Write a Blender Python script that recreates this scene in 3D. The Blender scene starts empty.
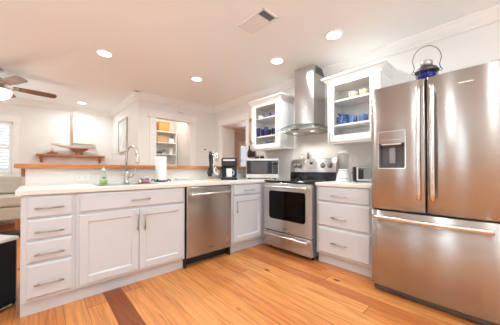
import bpy, bmesh, math, random
from mathutils import Vector, Matrix, Euler
random.seed(7)
sc = bpy.context.scene
COL = sc.collection
PI = math.pi
def R(d): return math.radians(d)

# ------------------------------------------------------------------ camera, world, light, exposure
cam_d = bpy.data.cameras.new('camera'); cam = bpy.data.objects.new('camera', cam_d); COL.objects.link(cam)
cam_d.sensor_fit = 'HORIZONTAL'; cam_d.sensor_width = 36.0
cam_d.lens = 229.3/500*36.0
cam_d.shift_y = 5.24/500
cam_d.clip_start = 0.02
cam.location = (-2.358, -2.278, 1.058)
cam.rotation_euler = Euler((R(90.5), 0, R(47.598-90)), 'XYZ')
sc.camera = cam

w = bpy.data.worlds.new('world'); sc.world = w; w.use_nodes = True
nt = w.node_tree; bg = nt.nodes['Background']
bg.inputs['Color'].default_value = (0.80, 0.90, 1.0, 1); bg.inputs['Strength'].default_value = 1.4

sc.view_settings.view_transform = 'Standard'
sc.view_settings.look = 'None'
sc.view_settings.gamma = 1.0
sc.view_settings.use_curve_mapping = False
sc.view_settings.exposure = -0.72
sc.cycles.use_denoising = True
sc.cycles.max_bounces = 10
sc.cycles.diffuse_bounces = 6
sc.cycles.glossy_bounces = 5
sc.cycles.transparent_max_bounces = 12
sc.cycles.sample_clamp_indirect = 6.0
sc.cycles.caustics_reflective = False
sc.cycles.caustics_refractive = False

def area(name, loc, rot, sx, sy, power, col):
    d = bpy.data.lights.new(name, 'AREA'); d.shape = 'RECTANGLE'; d.size = sx; d.size_y = sy
    d.energy = power; d.color = col
    o = bpy.data.objects.new(name, d); COL.objects.link(o); o.location = loc; o.rotation_euler = rot
    return o
DAY = (0.66, 0.87, 1.0)
TILT = 52   # aims the added west lights upward to brighten the ceiling
# area lights just outside the openings; those west and south are added for brightness
WEST = -5.2; SOUTH = -4.9; NORTH = 4.25; EAST = 0.62; CEIL = 2.477
ADDED_WEST_WINS = [(-1.92, -1.42, 0.25, 2.1), (-0.90, -0.40, 0.25, 2.1), (1.5, 2.5, 0.8, 2.1), (2.85, 3.85, 0.8, 2.1)]  # unseen windows, invented to supply light and the streaks on the steel
ADDED_SOUTH_WINS = [(-4.6, -3.0, 0.7, 2.1), (-2.5, -0.9, 0.7, 2.1)]  # invented windows behind the camera, a source of light only
NORTH_WIN = (-3.95, -2.77, 0.95, 2.0)
for (a, b, c, d) in ADDED_WEST_WINS:
    area('added_light_west', (WEST-0.32, (a+b)/2, (c+d)/2), Euler((0, R(-90-TILT), 0)), d-c, b-a, (15 if a > 1 else 30)*(b-a)*(d-c), DAY).data.spread = R(130)
for (a, b, c, d) in ADDED_SOUTH_WINS:
    area('added_light_south', ((a+b)/2, SOUTH-0.32, (c+d)/2), Euler((R(90+64), 0, 0)), b-a, d-c, 112*(b-a)*(d-c), DAY).data.spread = R(130)  # added light, tilted up to reach the ceiling over the cabinets
a, b, c, d = NORTH_WIN
area('daylight_north', ((a+b)/2, NORTH+0.32, (c+d)/2), Euler((R(-90), 0, 0)), b-a, d-c, 60, DAY)

# ------------------------------------------------------------------ materials
def lin(c):
    return tuple((x/12.92 if x <= 0.04045 else ((x+0.055)/1.055)**2.4) for x in c)
def srgb(r, g, b): return lin((r/255, g/255, b/255)) + (1,)
MATS = {}
def mat(name, col, rough=0.5, metal=0.0, **k):
    m = bpy.data.materials.new(name); m.use_nodes = True
    p = m.node_tree.nodes['Principled BSDF']
    p.inputs['Base Color'].default_value = col if len(col) == 4 else tuple(col)+(1,)
    p.inputs['Roughness'].default_value = rough; p.inputs['Metallic'].default_value = metal
    for key, v in k.items():
        p.inputs[key.replace('_', ' ')].default_value = v
    MATS[name] = m
    return m
def nodes(m): return m.node_tree.nodes, m.node_tree.links, m.node_tree.nodes['Principled BSDF']
def add_noise_bump(m, scale=60, strength=0.05, dist=0.002, stretch=(1, 1, 1)):
    N, L, p = nodes(m)
    tc = N.new('ShaderNodeTexCoord'); mp = N.new('ShaderNodeMapping'); mp.inputs['Scale'].default_value = stretch
    no = N.new('ShaderNodeTexNoise'); no.inputs['Scale'].default_value = scale; no.inputs['Detail'].default_value = 3
    bu = N.new('ShaderNodeBump'); bu.inputs['Strength'].default_value = strength; bu.inputs['Distance'].default_value = dist
    L.new(tc.outputs['Object'], mp.inputs['Vector']); L.new(mp.outputs['Vector'], no.inputs['Vector'])
    L.new(no.outputs['Fac'], bu.inputs['Height']); L.new(bu.outputs['Normal'], p.inputs['Normal'])
    return no
def add_color_noise(m, c1, c2, scale=4, stretch=(1, 1, 1), detail=4, lo=0.35, hi=0.65):
    N, L, p = nodes(m)
    tc = N.new('ShaderNodeTexCoord'); mp = N.new('ShaderNodeMapping'); mp.inputs['Scale'].default_value = stretch
    no = N.new('ShaderNodeTexNoise'); no.inputs['Scale'].default_value = scale; no.inputs['Detail'].default_value = detail
    cr = N.new('ShaderNodeValToRGB'); cr.color_ramp.elements[0].position = lo; cr.color_ramp.elements[1].position = hi
    cr.color_ramp.elements[0].color = c1; cr.color_ramp.elements[1].color = c2
    L.new(tc.outputs['Object'], mp.inputs['Vector']); L.new(mp.outputs['Vector'], no.inputs['Vector'])
    L.new(no.outputs['Fac'], cr.inputs['Fac']); L.new(cr.outputs['Color'], p.inputs['Base Color'])

def boards_mat(name, col, pitch=0.185, rough=0.55):
    """painted horizontal board wall: fine V grooves every pitch metres of height"""
    m = mat(name, col, rough); N, L, p = nodes(m)
    tc = N.new('ShaderNodeTexCoord'); sp = N.new('ShaderNodeSeparateXYZ')
    dv = N.new('ShaderNodeMath'); dv.operation = 'DIVIDE'; dv.inputs[1].default_value = pitch
    fr = N.new('ShaderNodeMath'); fr.operation = 'FRACT'
    pp = N.new('ShaderNodeMath'); pp.operation = 'SUBTRACT'; pp.inputs[1].default_value = 0.5
    ab = N.new('ShaderNodeMath'); ab.operation = 'ABSOLUTE'
    mr = N.new('ShaderNodeMapRange'); mr.inputs['From Min'].default_value = 0.475; mr.inputs['From Max'].default_value = 0.5
    mr.inputs['To Min'].default_value = 1; mr.inputs['To Max'].default_value = 0
    bu = N.new('ShaderNodeBump'); bu.inputs['Strength'].default_value = 0.35; bu.inputs['Distance'].default_value = 0.004
    L.new(tc.outputs['Object'], sp.inputs[0]); L.new(sp.outputs['Z'], dv.inputs[0]); L.new(dv.outputs[0], fr.inputs[0])
    L.new(fr.outputs[0], pp.inputs[0]); L.new(pp.outputs[0], ab.inputs[0]); L.new(ab.outputs[0], mr.inputs['Value'])
    L.new(mr.outputs[0], bu.inputs['Height']); L.new(bu.outputs['Normal'], p.inputs['Normal'])
    return m

M_wall = boards_mat('white_board_wall', srgb(236, 232, 227))
M_ceil = mat('ceiling_paint', srgb(248, 248, 246), 0.7); add_noise_bump(M_ceil, 40, 0.04)
M_trim = mat('trim_white', srgb(244, 240, 235), 0.4)
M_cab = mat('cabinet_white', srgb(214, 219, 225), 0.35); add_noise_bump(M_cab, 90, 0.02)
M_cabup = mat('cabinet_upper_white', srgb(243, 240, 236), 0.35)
M_counter = mat('counter_quartz', srgb(240, 236, 231), 0.22)
add_color_noise(M_counter, srgb(232, 227, 221), srgb(244, 241, 237), 160, detail=2)
M_beige = mat('hall_beige', srgb(222, 200, 184), 0.6)

AROT = 0.0
def steel(name, col, rough=0.28, aniso=0.75, bump=0.03):
    m = mat(name, col, rough, 1.0); N, L, p = nodes(m)
    p.inputs['Anisotropic'].default_value = aniso; p.inputs['Anisotropic Rotation'].default_value = AROT
    tg = N.new('ShaderNodeCombineXYZ'); tg.inputs['Z'].default_value = 1.0   # brushed across, so highlights stretch up and down
    L.new(tg.outputs[0], p.inputs['Tangent'])
    tc = N.new('ShaderNodeTexCoord'); mp = N.new('ShaderNodeMapping'); mp.inputs['Scale'].default_value = (3, 3, 700)
    no = N.new('ShaderNodeTexNoise'); no.inputs['Scale'].default_value = 1.0; no.inputs['Detail'].default_value = 2
    bu = N.new('ShaderNodeBump'); bu.inputs['Strength'].default_value = bump; bu.inputs['Distance'].default_value = 0.001
    L.new(tc.outputs['Object'], mp.inputs['Vector']); L.new(mp.outputs['Vector'], no.inputs['Vector'])
    L.new(no.outputs['Fac'], bu.inputs['Height']); L.new(bu.outputs['Normal'], p.inputs['Normal'])
    return m
M_steel = steel('brushed_steel', (0.46, 0.425, 0.40, 1), 0.25, 1.0, 0.15)
M_steel2 = steel('brushed_steel_bright', (0.60, 0.575, 0.55, 1), 0.27, 1.0, 0.1)
M_handle = mat('satin_steel', (0.80, 0.77, 0.75, 1), 0.22, 1.0)
M_nickel = mat('brushed_nickel', (0.62, 0.57, 0.52, 1), 0.3, 1.0)
M_pull = mat('pull_nickel', (0.50, 0.44, 0.39, 1), 0.35, 1.0)
M_chrome = mat('chrome', (0.85, 0.85, 0.86, 1), 0.08, 1.0)
M_blackgl = mat('black_glass', (0.012, 0.012, 0.014, 1), 0.06)
M_black = mat('black_plastic', (0.018, 0.017, 0.017, 1), 0.35)
M_blackm = mat('black_matte', (0.02, 0.02, 0.02, 1), 0.6)
M_dgrey = mat('dark_grey_plastic', (0.10, 0.10, 0.105, 1), 0.4)
M_niche = mat('niche_grey', (0.16, 0.155, 0.16, 1), 0.45)
M_mgrey = mat('mid_grey_plastic', (0.25, 0.25, 0.26, 1), 0.4)
M_white = mat('white_ceramic', srgb(245, 243, 240), 0.2)
M_wplas = mat('white_plastic', srgb(240, 238, 234), 0.35)
M_shaker = mat('umber_ceramic', srgb(120, 100, 88), 0.35)
M_dish = mat('stone_white', srgb(212, 206, 200), 0.4)
M_paper = mat('paper_towel', srgb(250, 248, 245), 0.9); add_noise_bump(M_paper, 120, 0.3)
M_blue = mat('blue_glaze', srgb(62, 92, 150), 0.2); add_color_noise(M_blue, srgb(38, 62, 118), srgb(112, 140, 188), 45, detail=5)
M_blue2 = mat('deep_blue', srgb(58, 66, 124), 0.15)
M_tan = mat('tan_glaze', srgb(222, 178, 128), 0.35)
M_greyb = mat('slate_ceramic', srgb(112, 116, 140), 0.3)
M_wick = mat('wicker', srgb(214, 150, 84), 0.7)
M_wick2 = mat('pale_wicker', srgb(226, 186, 140), 0.7)
for mm in (M_wick, M_wick2): add_noise_bump(mm, 150, 0.7, 0.004, (1, 1, 2))
M_linen = mat('sofa_linen', srgb(205, 198, 184), 0.9); add_noise_bump(M_linen, 300, 0.15)
M_green = mat('green_soap', srgb(150, 222, 90), 0.2)
M_pink = mat('pink_sponge', srgb(238, 150, 160), 0.8)
M_bluesp = mat('blue_sponge', srgb(80, 120, 200), 0.8)
M_brass = mat('brass', (0.62, 0.45, 0.20, 1), 0.35, 1.0)
M_cobalt = mat('cobalt_glass', (0.01, 0.02, 0.30, 1), 0.08)
M_pewter = mat('aged_tin', (0.45, 0.43, 0.41, 1), 0.4, 1.0)
M_dark_metal = mat('dark_iron', (0.12, 0.11, 0.10, 1), 0.4, 1.0)
M_copper = mat('copper_sticker', srgb(222, 150, 120), 0.3, 0.6)
M_red = mat('red_glow_display', srgb(110, 30, 14), 0.2)
M_hull = mat('ship_white', srgb(240, 236, 228), 0.4)
M_sail = mat('sail_cloth', srgb(232, 227, 219), 0.9)
M_art = mat('print_paper', srgb(226, 228, 226), 0.5)
add_color_noise(M_art, srgb(200, 208, 210), srgb(240, 238, 232), 5, detail=6)

def glassy(name, tint=(0.95, 0.97, 0.97, 1), rough=0.02, ior=1.45, base=0.05):
    m = bpy.data.materials.new(name); m.use_nodes = True; N = m.node_tree.nodes; L = m.node_tree.links
    N.remove(N['Principled BSDF']); out = N['Material Output']
    tr = N.new('ShaderNodeBsdfTransparent'); tr.inputs['Color'].default_value = tint
    gl = N.new('ShaderNodeBsdfGlossy'); gl.inputs['Roughness'].default_value = rough
    fr = N.new('ShaderNodeFresnel'); fr.inputs['IOR'].default_value = ior
    mx = N.new('ShaderNodeMixShader')
    ad = N.new('ShaderNodeMath'); ad.operation = 'ADD'; ad.inputs[1].default_value = base; ad.use_clamp = True
    ge = N.new('ShaderNodeNewGeometry'); iv = N.new('ShaderNodeMath'); iv.operation = 'SUBTRACT'; iv.inputs[0].default_value = 1.0
    ml = N.new('ShaderNodeMath'); ml.operation = 'MULTIPLY'
    L.new(ge.outputs['Backfacing'], iv.inputs[1]); L.new(fr.outputs[0], ad.inputs[0])
    L.new(ad.outputs[0], ml.inputs[0]); L.new(iv.outputs[0], ml.inputs[1]); L.new(ml.outputs[0], mx.inputs['Fac'])
    L.new(tr.outputs[0], mx.inputs[1]); L.new(gl.outputs[0], mx.inputs[2]); L.new(mx.outputs[0], out.inputs['Surface'])
    return m
G_clear = glassy('clear_glass', (1, 1, 1, 1), ior=1.15, base=0.0)
G_hood = glassy('hood_glass', (0.86, 0.90, 0.89, 1), base=0.06)
G_blue = glassy('blue_tumbler', (0.46, 0.52, 0.80, 1), base=0.05)
G_jar = glassy('blender_glass', (0.96, 0.96, 0.96, 1), base=0.04)
G_oven = glassy('oven_glass', (0.22, 0.20, 0.21, 1), ior=1.33, base=0.0)

def emit(name, col, s):
    m = bpy.data.materials.new(name); m.use_nodes = True; p = m.node_tree.nodes['Principled BSDF']
    p.inputs['Base Color'].default_value = col; p.inputs['Emission Color'].default_value = col; p.inputs['Emission Strength'].default_value = s
    return m
M_lamp = emit('lamp_warm', (1.0, 0.93, 0.82, 1), 9.0)
M_globe = emit('fan_globe', (1.0, 0.95, 0.88, 1), 2.2)
M_skypane = emit('sky_pane', (0.80, 0.92, 1.0, 1), 0.0)

def wood(name, c1, c2, scale=6, stretch=(12, 1, 12), rough=0.4):
    m = mat(name, c1, rough); add_color_noise(m, c1, c2, scale, stretch, 6, 0.3, 0.7); return m
M_oakcap = wood('bar_wood', srgb(176, 104, 54), srgb(214, 144, 88), 5, (1, 14, 14), 0.35)
M_shelfw = wood('shelf_wood', srgb(150, 92, 54), srgb(190, 128, 82), 5, (1, 12, 12))
M_bladew = wood('fan_wood', srgb(104, 70, 50), srgb(146, 104, 74), 6, (2, 2, 12), 0.6)
M_mast = wood('mast_wood', srgb(190, 130, 84), srgb(214, 160, 110), 6, (14, 14, 1))
M_keel = wood('keel_wood', srgb(130, 66, 38), srgb(168, 92, 54), 6)
M_framew = wood('picture_wood', srgb(196, 176, 150), srgb(216, 200, 176), 6, (12, 12, 1))
M_board = wood('maple_board', srgb(198, 160, 116), srgb(222, 190, 148), 6)

def floor_mat():
    m = mat('pine_floor', (0.5, 0.25, 0.1, 1), 0.3); N, L, p = nodes(m)
    def math_(op, a=None, b=None):
        n = N.new('ShaderNodeMath'); n.operation = op
        for i, v in enumerate((a, b)):
            if v is None: continue
            if isinstance(v, (int, float)): n.inputs[i].default_value = v
            else: L.new(v, n.inputs[i])
        return n.outputs[0]
    tc = N.new('ShaderNodeTexCoord'); sp = N.new('ShaderNodeSeparateXYZ'); L.new(tc.outputs['Object'], sp.inputs[0])
    X, Y = sp.outputs['X'], sp.outputs['Y']
    W = 0.135
    u = math_('DIVIDE', math_('ADD', X, 10.055), W)
    row = math_('FLOOR', u); fu = math_('FRACT', u)
    wn = N.new('ShaderNodeTexWhiteNoise'); wn.noise_dimensions = '1D'; L.new(row, wn.inputs['W'])
    v = math_('DIVIDE', math_('ADD', math_('ADD', Y, 20.0), math_('MULTIPLY', wn.outputs['Value'], 3.0)), 2.6)
    bd = math_('FLOOR', v); fv = math_('FRACT', v)
    cb = N.new('ShaderNodeCombineXYZ'); L.new(row, cb.inputs[0]); L.new(bd, cb.inputs[1])
    wn2 = N.new('ShaderNodeTexWhiteNoise'); wn2.noise_dimensions = '3D'; L.new(cb.outputs[0], wn2.inputs['Vector'])
    # per board tone
    cr = N.new('ShaderNodeValToRGB'); e = cr.color_ramp.elements
    e[0].position = 0.0; e[0].color = srgb(190, 108, 56)
    e[1].position = 1.0; e[1].color = srgb(236, 180, 118)
    for pos, c in ((0.15, srgb(206, 126, 68)), (0.35, srgb(214, 138, 76)), (0.85, srgb(222, 150, 86))):
        x = cr.color_ramp.elements.new(pos); x.color = c
    L.new(wn2.outputs['Value'], cr.inputs['Fac'])
    # grain
    off = N.new('ShaderNodeVectorMath'); off.operation = 'MULTIPLY_ADD'
    L.new(wn2.outputs['Color'], off.inputs[0]); off.inputs[1].default_value = (9, 9, 9); L.new(tc.outputs['Object'], off.inputs[2])
    mp = N.new('ShaderNodeMapping'); mp.inputs['Scale'].default_value = (34, 1.6, 1); L.new(off.outputs[0], mp.inputs['Vector'])
    no = N.new('ShaderNodeTexNoise'); no.inputs['Scale'].default_value = 1.6; no.inputs['Detail'].default_value = 6; no.inputs['Distortion'].default_value = 0.8
    L.new(mp.outputs[0], no.inputs['Vector'])
    g = N.new('ShaderNodeValToRGB'); g.color_ramp.elements[0].position = 0.28; g.color_ramp.elements[1].position = 0.58
    g.color_ramp.elements[0].color = (0.55, 0.42, 0.32, 1); g.color_ramp.elements[1].color = (1.06, 1.06, 1.06, 1)
    L.new(no.outputs['Fac'], g.inputs['Fac'])
    mul = N.new('ShaderNodeMixRGB'); mul.blend_type = 'MULTIPLY'; mul.inputs['Fac'].default_value = 0.8
    L.new(cr.outputs['Color'], mul.inputs[1]); L.new(g.outputs['Color'], mul.inputs[2])
    # the one dark brown board beside the sink cabinet
    inx = math_('MULTIPLY', math_('GREATER_THAN', X, -1.955), math_('LESS_THAN', X, -1.82))
    iny = math_('MULTIPLY', math_('GREATER_THAN', Y, -1.6), math_('LESS_THAN', Y, 1.0))
    dk = N.new('ShaderNodeMixRGB'); dk.blend_type = 'MULTIPLY'; L.new(math_('MULTIPLY', inx, iny), dk.inputs['Fac'])
    L.new(mul.outputs[0], dk.inputs[1]); dk.inputs[2].default_value = (0.42, 0.30, 0.24, 1)
    # knots
    vo = N.new('ShaderNodeTexVoronoi'); vo.inputs['Scale'].default_value = 1.0
    mp2 = N.new('ShaderNodeMapping'); mp2.inputs['Scale'].default_value = (3.6, 2.0, 1); L.new(tc.outputs['Object'], mp2.inputs['Vector'])
    L.new(mp2.outputs[0], vo.inputs['Vector'])
    kn = N.new('ShaderNodeMapRange'); kn.inputs['From Min'].default_value = 0.05; kn.inputs['From Max'].default_value = 0.10
    kn.inputs['To Min'].default_value = 0.85; kn.inputs['To Max'].default_value = 0.0
    L.new(vo.outputs['Distance'], kn.inputs['Value'])
    mk = N.new('ShaderNodeMixRGB'); mk.blend_type = 'MIX'; L.new(kn.outputs[0], mk.inputs['Fac'])
    L.new(dk.outputs[0], mk.inputs[1]); mk.inputs[2].default_value = srgb(84, 44, 24)
    # seams
    sx = math_('ABSOLUTE', math_('SUBTRACT', fu, 0.5)); seam = math_('GREATER_THAN', sx, 0.489)
    sy = math_('ABSOLUTE', math_('SUBTRACT', fv, 0.5)); seam2 = math_('GREATER_THAN', sy, 0.4988)
    sm = math_('MAXIMUM', seam, seam2)
    ms = N.new('ShaderNodeMixRGB'); ms.blend_type = 'MIX'; L.new(math_('MULTIPLY', sm, 0.75), ms.inputs['Fac'])
    L.new(mk.outputs[0], ms.inputs[1]); ms.inputs[2].default_value = srgb(96, 52, 28)
    L.new(ms.outputs[0], p.inputs['Base Color'])
    bu = N.new('ShaderNodeBump'); bu.inputs['Strength'].default_value = 0.12; bu.inputs['Distance'].default_value = 0.002
    L.new(math_('SUBTRACT', math_('MULTIPLY', no.outputs['Fac'], 0.3), sm), bu.inputs['Height']); L.new(bu.outputs['Normal'], p.inputs['Normal'])
    p.inputs['Roughness'].default_value = 0.33
    return m
M_floor = floor_mat()

# ------------------------------------------------------------------ mesh helpers
class MB:
    def __init__(s): s.bm = bmesh.new(); s.mi = 0
    def _mark(s, faces, smooth=False):
        for f in faces: f.material_index = s.mi; f.smooth = smooth
    def box(s, x0, x1, y0, y1, z0, z1, bev=0.0, seg=2, rot=None):
        if x0 > x1: x0, x1 = x1, x0
        if y0 > y1: y0, y1 = y1, y0
        if z0 > z1: z0, z1 = z1, z0
        b = bmesh.new(); bmesh.ops.create_cube(b, size=1.0)
        for v in b.verts: v.co = Vector(((x0+x1)/2+v.co.x*(x1-x0), (y0+y1)/2+v.co.y*(y1-y0), (z0+z1)/2+v.co.z*(z1-z0)))
        if bev > 0:
            bev = min(bev, 0.49*min(x1-x0, y1-y0, z1-z0))
            bmesh.ops.bevel(b, geom=list(b.edges), offset=bev, segments=seg, affect='EDGES', profile=0.5)
        return s._merge(b, rot, False)
    def _merge(s, b, rot=None, smooth=False):
        if rot is not None:
            M, c = rot; c = Vector(c)
            for v in b.verts: v.co = M @ (v.co-c) + c
        mp = {}
        for v in b.verts: mp[v] = s.bm.verts.new(v.co)
        fs = []
        for f in b.faces:
            try: nf = s.bm.faces.new([mp[v] for v in f.verts])
            except ValueError: continue
            fs.append(nf)
        s._mark(fs, smooth); b.free(); return s
    def tube(s, pts, r, seg=12, caps=True, radii=None):
        pts = [Vector(p) for p in pts]; n = len(pts); rings = []
        up = None
        for i, p in enumerate(pts):
            t = (pts[min(i+1, n-1)]-pts[max(i-1, 0)]).normalized()
            if up is None:
                up = Vector((0, 0, 1)) if abs(t.z) < 0.9 else Vector((1, 0, 0))
            a = t.cross(up).normalized(); b = a.cross(t).normalized(); up = b
            rr = radii[i] if radii else r
            rings.append([s.bm.verts.new(p+(a*math.cos(2*PI*k/seg)+b*math.sin(2*PI*k/seg))*rr) for k in range(seg)])
        fs = []
        for i in range(n-1):
            for k in range(seg):
                fs.append(s.bm.faces.new((rings[i][k], rings[i][(k+1) % seg], rings[i+1][(k+1) % seg], rings[i+1][k])))
        s._mark(fs, True)
        if caps:
            s._mark([s.bm.faces.new(rings[0][::-1]), s.bm.faces.new(rings[-1])])
        return s
    def lathe(s, prof, c=(0, 0, 0), seg=28, M=None, smooth=True, sx=1, sy=1):
        """prof: [(radius, height)], spun about z through c"""
        b = bmesh.new(); rings = []
        for (r, z) in prof:
            if r < 1e-6: rings.append([b.verts.new((0, 0, z))])
            else: rings.append([b.verts.new((r*math.cos(2*PI*k/seg)*sx, r*math.sin(2*PI*k/seg)*sy, z)) for k in range(seg)])
        for i in range(len(rings)-1):
            A, B = rings[i], rings[i+1]
            for k in range(seg):
                k2 = (k+1) % seg
                if len(A) == 1 and len(B) == 1: continue
                if len(A) == 1: b.faces.new((A[0], B[k2], B[k]))
                elif len(B) == 1: b.faces.new((A[k], A[k2], B[0]))
                else: b.faces.new((A[k], A[k2], B[k2], B[k]))
        for v in b.verts:
            if M is not None: v.co = M @ v.co
            v.co += Vector(c)
        return s._merge(b, None, smooth)
    def cyl(s, p0, p1, r, seg=20):
        return s.tube([p0, p1], r, seg)
    def prism(s, poly, axis, a0, a1, smooth=False):
        """poly: 2D points, extruded along axis from a0 to a1. axis x: poly=(y,z); y: (x,z); z: (x,y)"""
        def P(q, a):
            return {'x': (a, q[0], q[1]), 'y': (q[0], a, q[1]), 'z': (q[0], q[1], a)}[axis]
        A = [s.bm.verts.new(P(q, a0)) for q in poly]; B = [s.bm.verts.new(P(q, a1)) for q in poly]
        n = len(poly); fs = [s.bm.faces.new(A[::-1]), s.bm.faces.new(B)]
        side = [s.bm.faces.new((A[i], A[(i+1) % n], B[(i+1) % n], B[i])) for i in range(n)]
        s._mark(fs); s._mark(side, smooth); return s
    def grid(s, P, closed_u=False, smooth=True):
        """P: rows of points -> quads"""
        V = [[s.bm.verts.new(p) for p in row] for row in P]; fs = []
        for i in range(len(V)-1):
            m = len(V[i]); rng = m if closed_u else m-1
            for j in range(rng):
                fs.append(s.bm.faces.new((V[i][j], V[i][(j+1) % m], V[i+1][(j+1) % m], V[i+1][j])))
        s._mark(fs, smooth); return V
    def sphere(s, c, r, seg=24, rings=14, scale=(1, 1, 1)):
        prof = [(r*math.sin(PI*i/rings), -r*math.cos(PI*i/rings)) for i in range(rings+1)]
        prof[0] = (0, -r); prof[-1] = (0, r)
        M = Matrix.Diagonal(Vector(scale))
        return s.lathe(prof, c, seg, M)
    def slot(s, i): s.mi = i; return s
    def build(s, name, mats, parent=None, label=None):
        bmesh.ops.recalc_face_normals(s.bm, faces=list(s.bm.faces))
        me = bpy.data.meshes.new(name); s.bm.to_mesh(me); s.bm.free()
        for m in (mats if isinstance(mats, (list, tuple)) else [mats]): me.materials.append(m)
        o = bpy.data.objects.new(name, me); COL.objects.link(o)
        if parent is not None: o.parent = parent
        if label: o['label'] = label
        return o
def thing(name, label, cat, loc=(0, 0, 0), rz=0.0, group=None):
    o = bpy.data.objects.new(name, None); COL.objects.link(o); o.empty_display_size = 0.1
    o.location = loc; o.rotation_euler = (0, 0, rz)
    return tag(o, label, cat, group)
def tag(o, label, cat, group=None):
    o['label'] = label; o['category'] = cat
    if group: o['group'] = group
    return o
def struct(o): o['kind'] = 'structure'; return o
def copy_tree(o, parent=None):
    c = o.copy(); COL.objects.link(c); c.parent = parent
    for ch in list(o.children): copy_tree(ch, c)
    return c

# ------------------------------------------------------------------ the setting
struct(MB().box(WEST-0.3, 5.0, SOUTH-0.3, 4.6, -0.08, 0).build('floor', M_floor))
m = MB().box(WEST-0.3, 5.0, SOUTH-0.3, 4.6, CEIL, CEIL+0.1)
struct(m.build('ceiling', M_ceil))

def wall_rects(u0, u1, z0, z1, holes):
    """rectangles covering u0..u1 x z0..z1 minus holes (u0,u1,z0,z1)"""
    out = []; holes = sorted(holes); u = u0
    for (a, b, c, d) in holes:
        if a > u: out.append((u, a, z0, z1))
        if c > z0: out.append((a, b, z0, c))
        if d < z1: out.append((a, b, d, z1))
        u = b
    if u < u1: out.append((u, u1, z0, z1))
    return out
# right (east) wall with the doorway to the hall
DOOR = (1.09, 1.91, 0.0, 2.04)
m = MB()
for (a, b, c, d) in wall_rects(SOUTH, 2.22, 0, CEIL, [DOOR]): m.box(EAST, 0.96 if b > 1.5 else EAST+0.12, a, min(b, .95) if a < 0 else b, c, d)
m.box(EAST, 0.96, 0.95, 1.09, 0, CEIL)
struct(m.build('wall_right', M_wall))
# back wall with the pantry opening
PANTRY = (-0.715, 0.005, 0.0, 2.07)
m = MB()
for (a, b, c, d) in wall_rects(-1.037, 0.96, 0, CEIL, [PANTRY]): m.box(a, b, 2.22, 2.34, c, d)
m.box(-1.037, -0.917, 2.34, NORTH, 0, CEIL)
struct(m.build('wall_back', M_wall))
m = MB(); m.box(-0.917, 0.135, 3.14, 3.24, 0, CEIL); m.box(0.035, 0.135, 2.34, 3.14, 0, CEIL)
struct(m.build('wall_pantry', M_wall))
# far living-room wall, west and south walls
m = MB()
for (a, b, c, d) in wall_rects(WEST, -0.917, 0, CEIL, [NORTH_WIN]): m.box(a, b, NORTH, NORTH+0.14, c, d)
struct(m.build('wall_far', M_wall))
m = MB()
for (a, b, c, d) in wall_rects(SOUTH, NORTH, 0, CEIL, ADDED_WEST_WINS): m.box(WEST-0.14, WEST, a, b, c, d)
struct(m.build('wall_left', M_wall))
m = MB()
for (a, b, c, d) in wall_rects(WEST, EAST+0.12, 0, CEIL, ADDED_SOUTH_WINS): m.box(a, b, SOUTH-0.14, SOUTH, c, d)
struct(m.build('wall_rear', M_wall))
# hall beyond the doorway
HW = (2.93, 3.9, 0.8, 1.95)
m = MB()
for (a, b, c, d) in wall_rects(0.96, 4.8, 0, CEIL, [HW]): m.box(a, b, 4.02, 4.12, c, d)
m.box(0.96, 4.8, 0.55, 0.65, 0, CEIL); m.box(4.7, 4.8, 0.65, 4.02, 0, CEIL); m.box(0.86, 0.96, 2.34, 4.02, 0, CEIL)
struct(m.build('wall_hall', M_beige))
m = MB(); m.prism([(4.02, 2.37), (4.02, CEIL), (3.93, CEIL), (3.93, 2.45), (4.0, 2.38)], 'x', 0.96, 4.7)
struct(m.build('trim_hall', M_trim))
# low half wall behind the sink run
struct(MB().box(-2.46, EAST, 0.625, 0.745, 0, 1.069).build('wall_low', M_wall))

def window(n, axis, a, b, z0, z1, plane, sgn, bars=1, cross=1, name=None):
    """simple framed window filling an opening; sgn = +1 when the room is on the + side of the plane"""
    m = MB(); t = 0.05
    def B(u0, u1, v0, v1, c0, c1, bev=0.004):
        y0, y1 = plane-sgn*v0, plane-sgn*v1
        if axis == 'y': m.box(y0, y1, u0, u1, c0, c1, bev)
        else: m.box(u0, u1, y0, y1, c0, c1, bev)
    B(a, a+t, .04, .09, z0, z1); B(b-t, b, .04, .09, z0, z1); B(a, b, .04, .09, z0, z0+t); B(a, b, .04, .09, z1-t, z1)
    for i in range(bars): u = a+(b-a)*(i+1)/(bars+1); B(u-.012, u+.012, .05, .08, z0, z1)
    for i in range(cross): z = z0+(z1-z0)*(i+1)/(cross+1); B(a, b, .05, .08, z-.015, z+.015)
    B(a-.09, a, 0, -.02, z0-.02, z1+.10); B(b, b+.09, 0, -.02, z0-.02, z1+.10); B(a-.11, b+.11, 0, -.028, z1, z1+.12)
    B(a-.12, b+.12, 0.0, -.05, z0-.05, z0-.015)
    o = struct(m.build('window_%d' % n, M_trim))
    g = MB()
    y0, y1 = plane-sgn*.062, plane-sgn*.066
    if axis == 'y': g.box(y0, y1, a, b, z0, z1)
    else: g.box(a, b, y0, y1, z0, z1)
    g.build('pane', G_clear, o)
    return o
n = 1
for (a, b, c, d) in ADDED_WEST_WINS: window(n, 'y', a, b, c, d, WEST, 1, 0, 2 if c < .5 else 1); n += 1  # invented west windows, out of view
for (a, b, c, d) in ADDED_SOUTH_WINS: window(n, 'x', a, b, c, d, SOUTH, 1, 1, 1); n += 1  # invented south windows behind the camera
window(n, 'x', *NORTH_WIN, NORTH, -1, 0, 1); n += 1
window(n, 'x', *HW, 4.02, -1, 1, 1)
area('daylight_hall', (3.41, 4.4, 1.4), Euler((R(-90), 0, 0)), .95, 1.1, 45, (0.80, 0.92, 1.0))
area('hall_area_light', (2.6, 2.2, CEIL-.02), Euler((0, 0, 0)), .3, .3, 12, (1.0, .86, .74))  # warm area light below the hall ceiling, no fixture modelled

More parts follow.
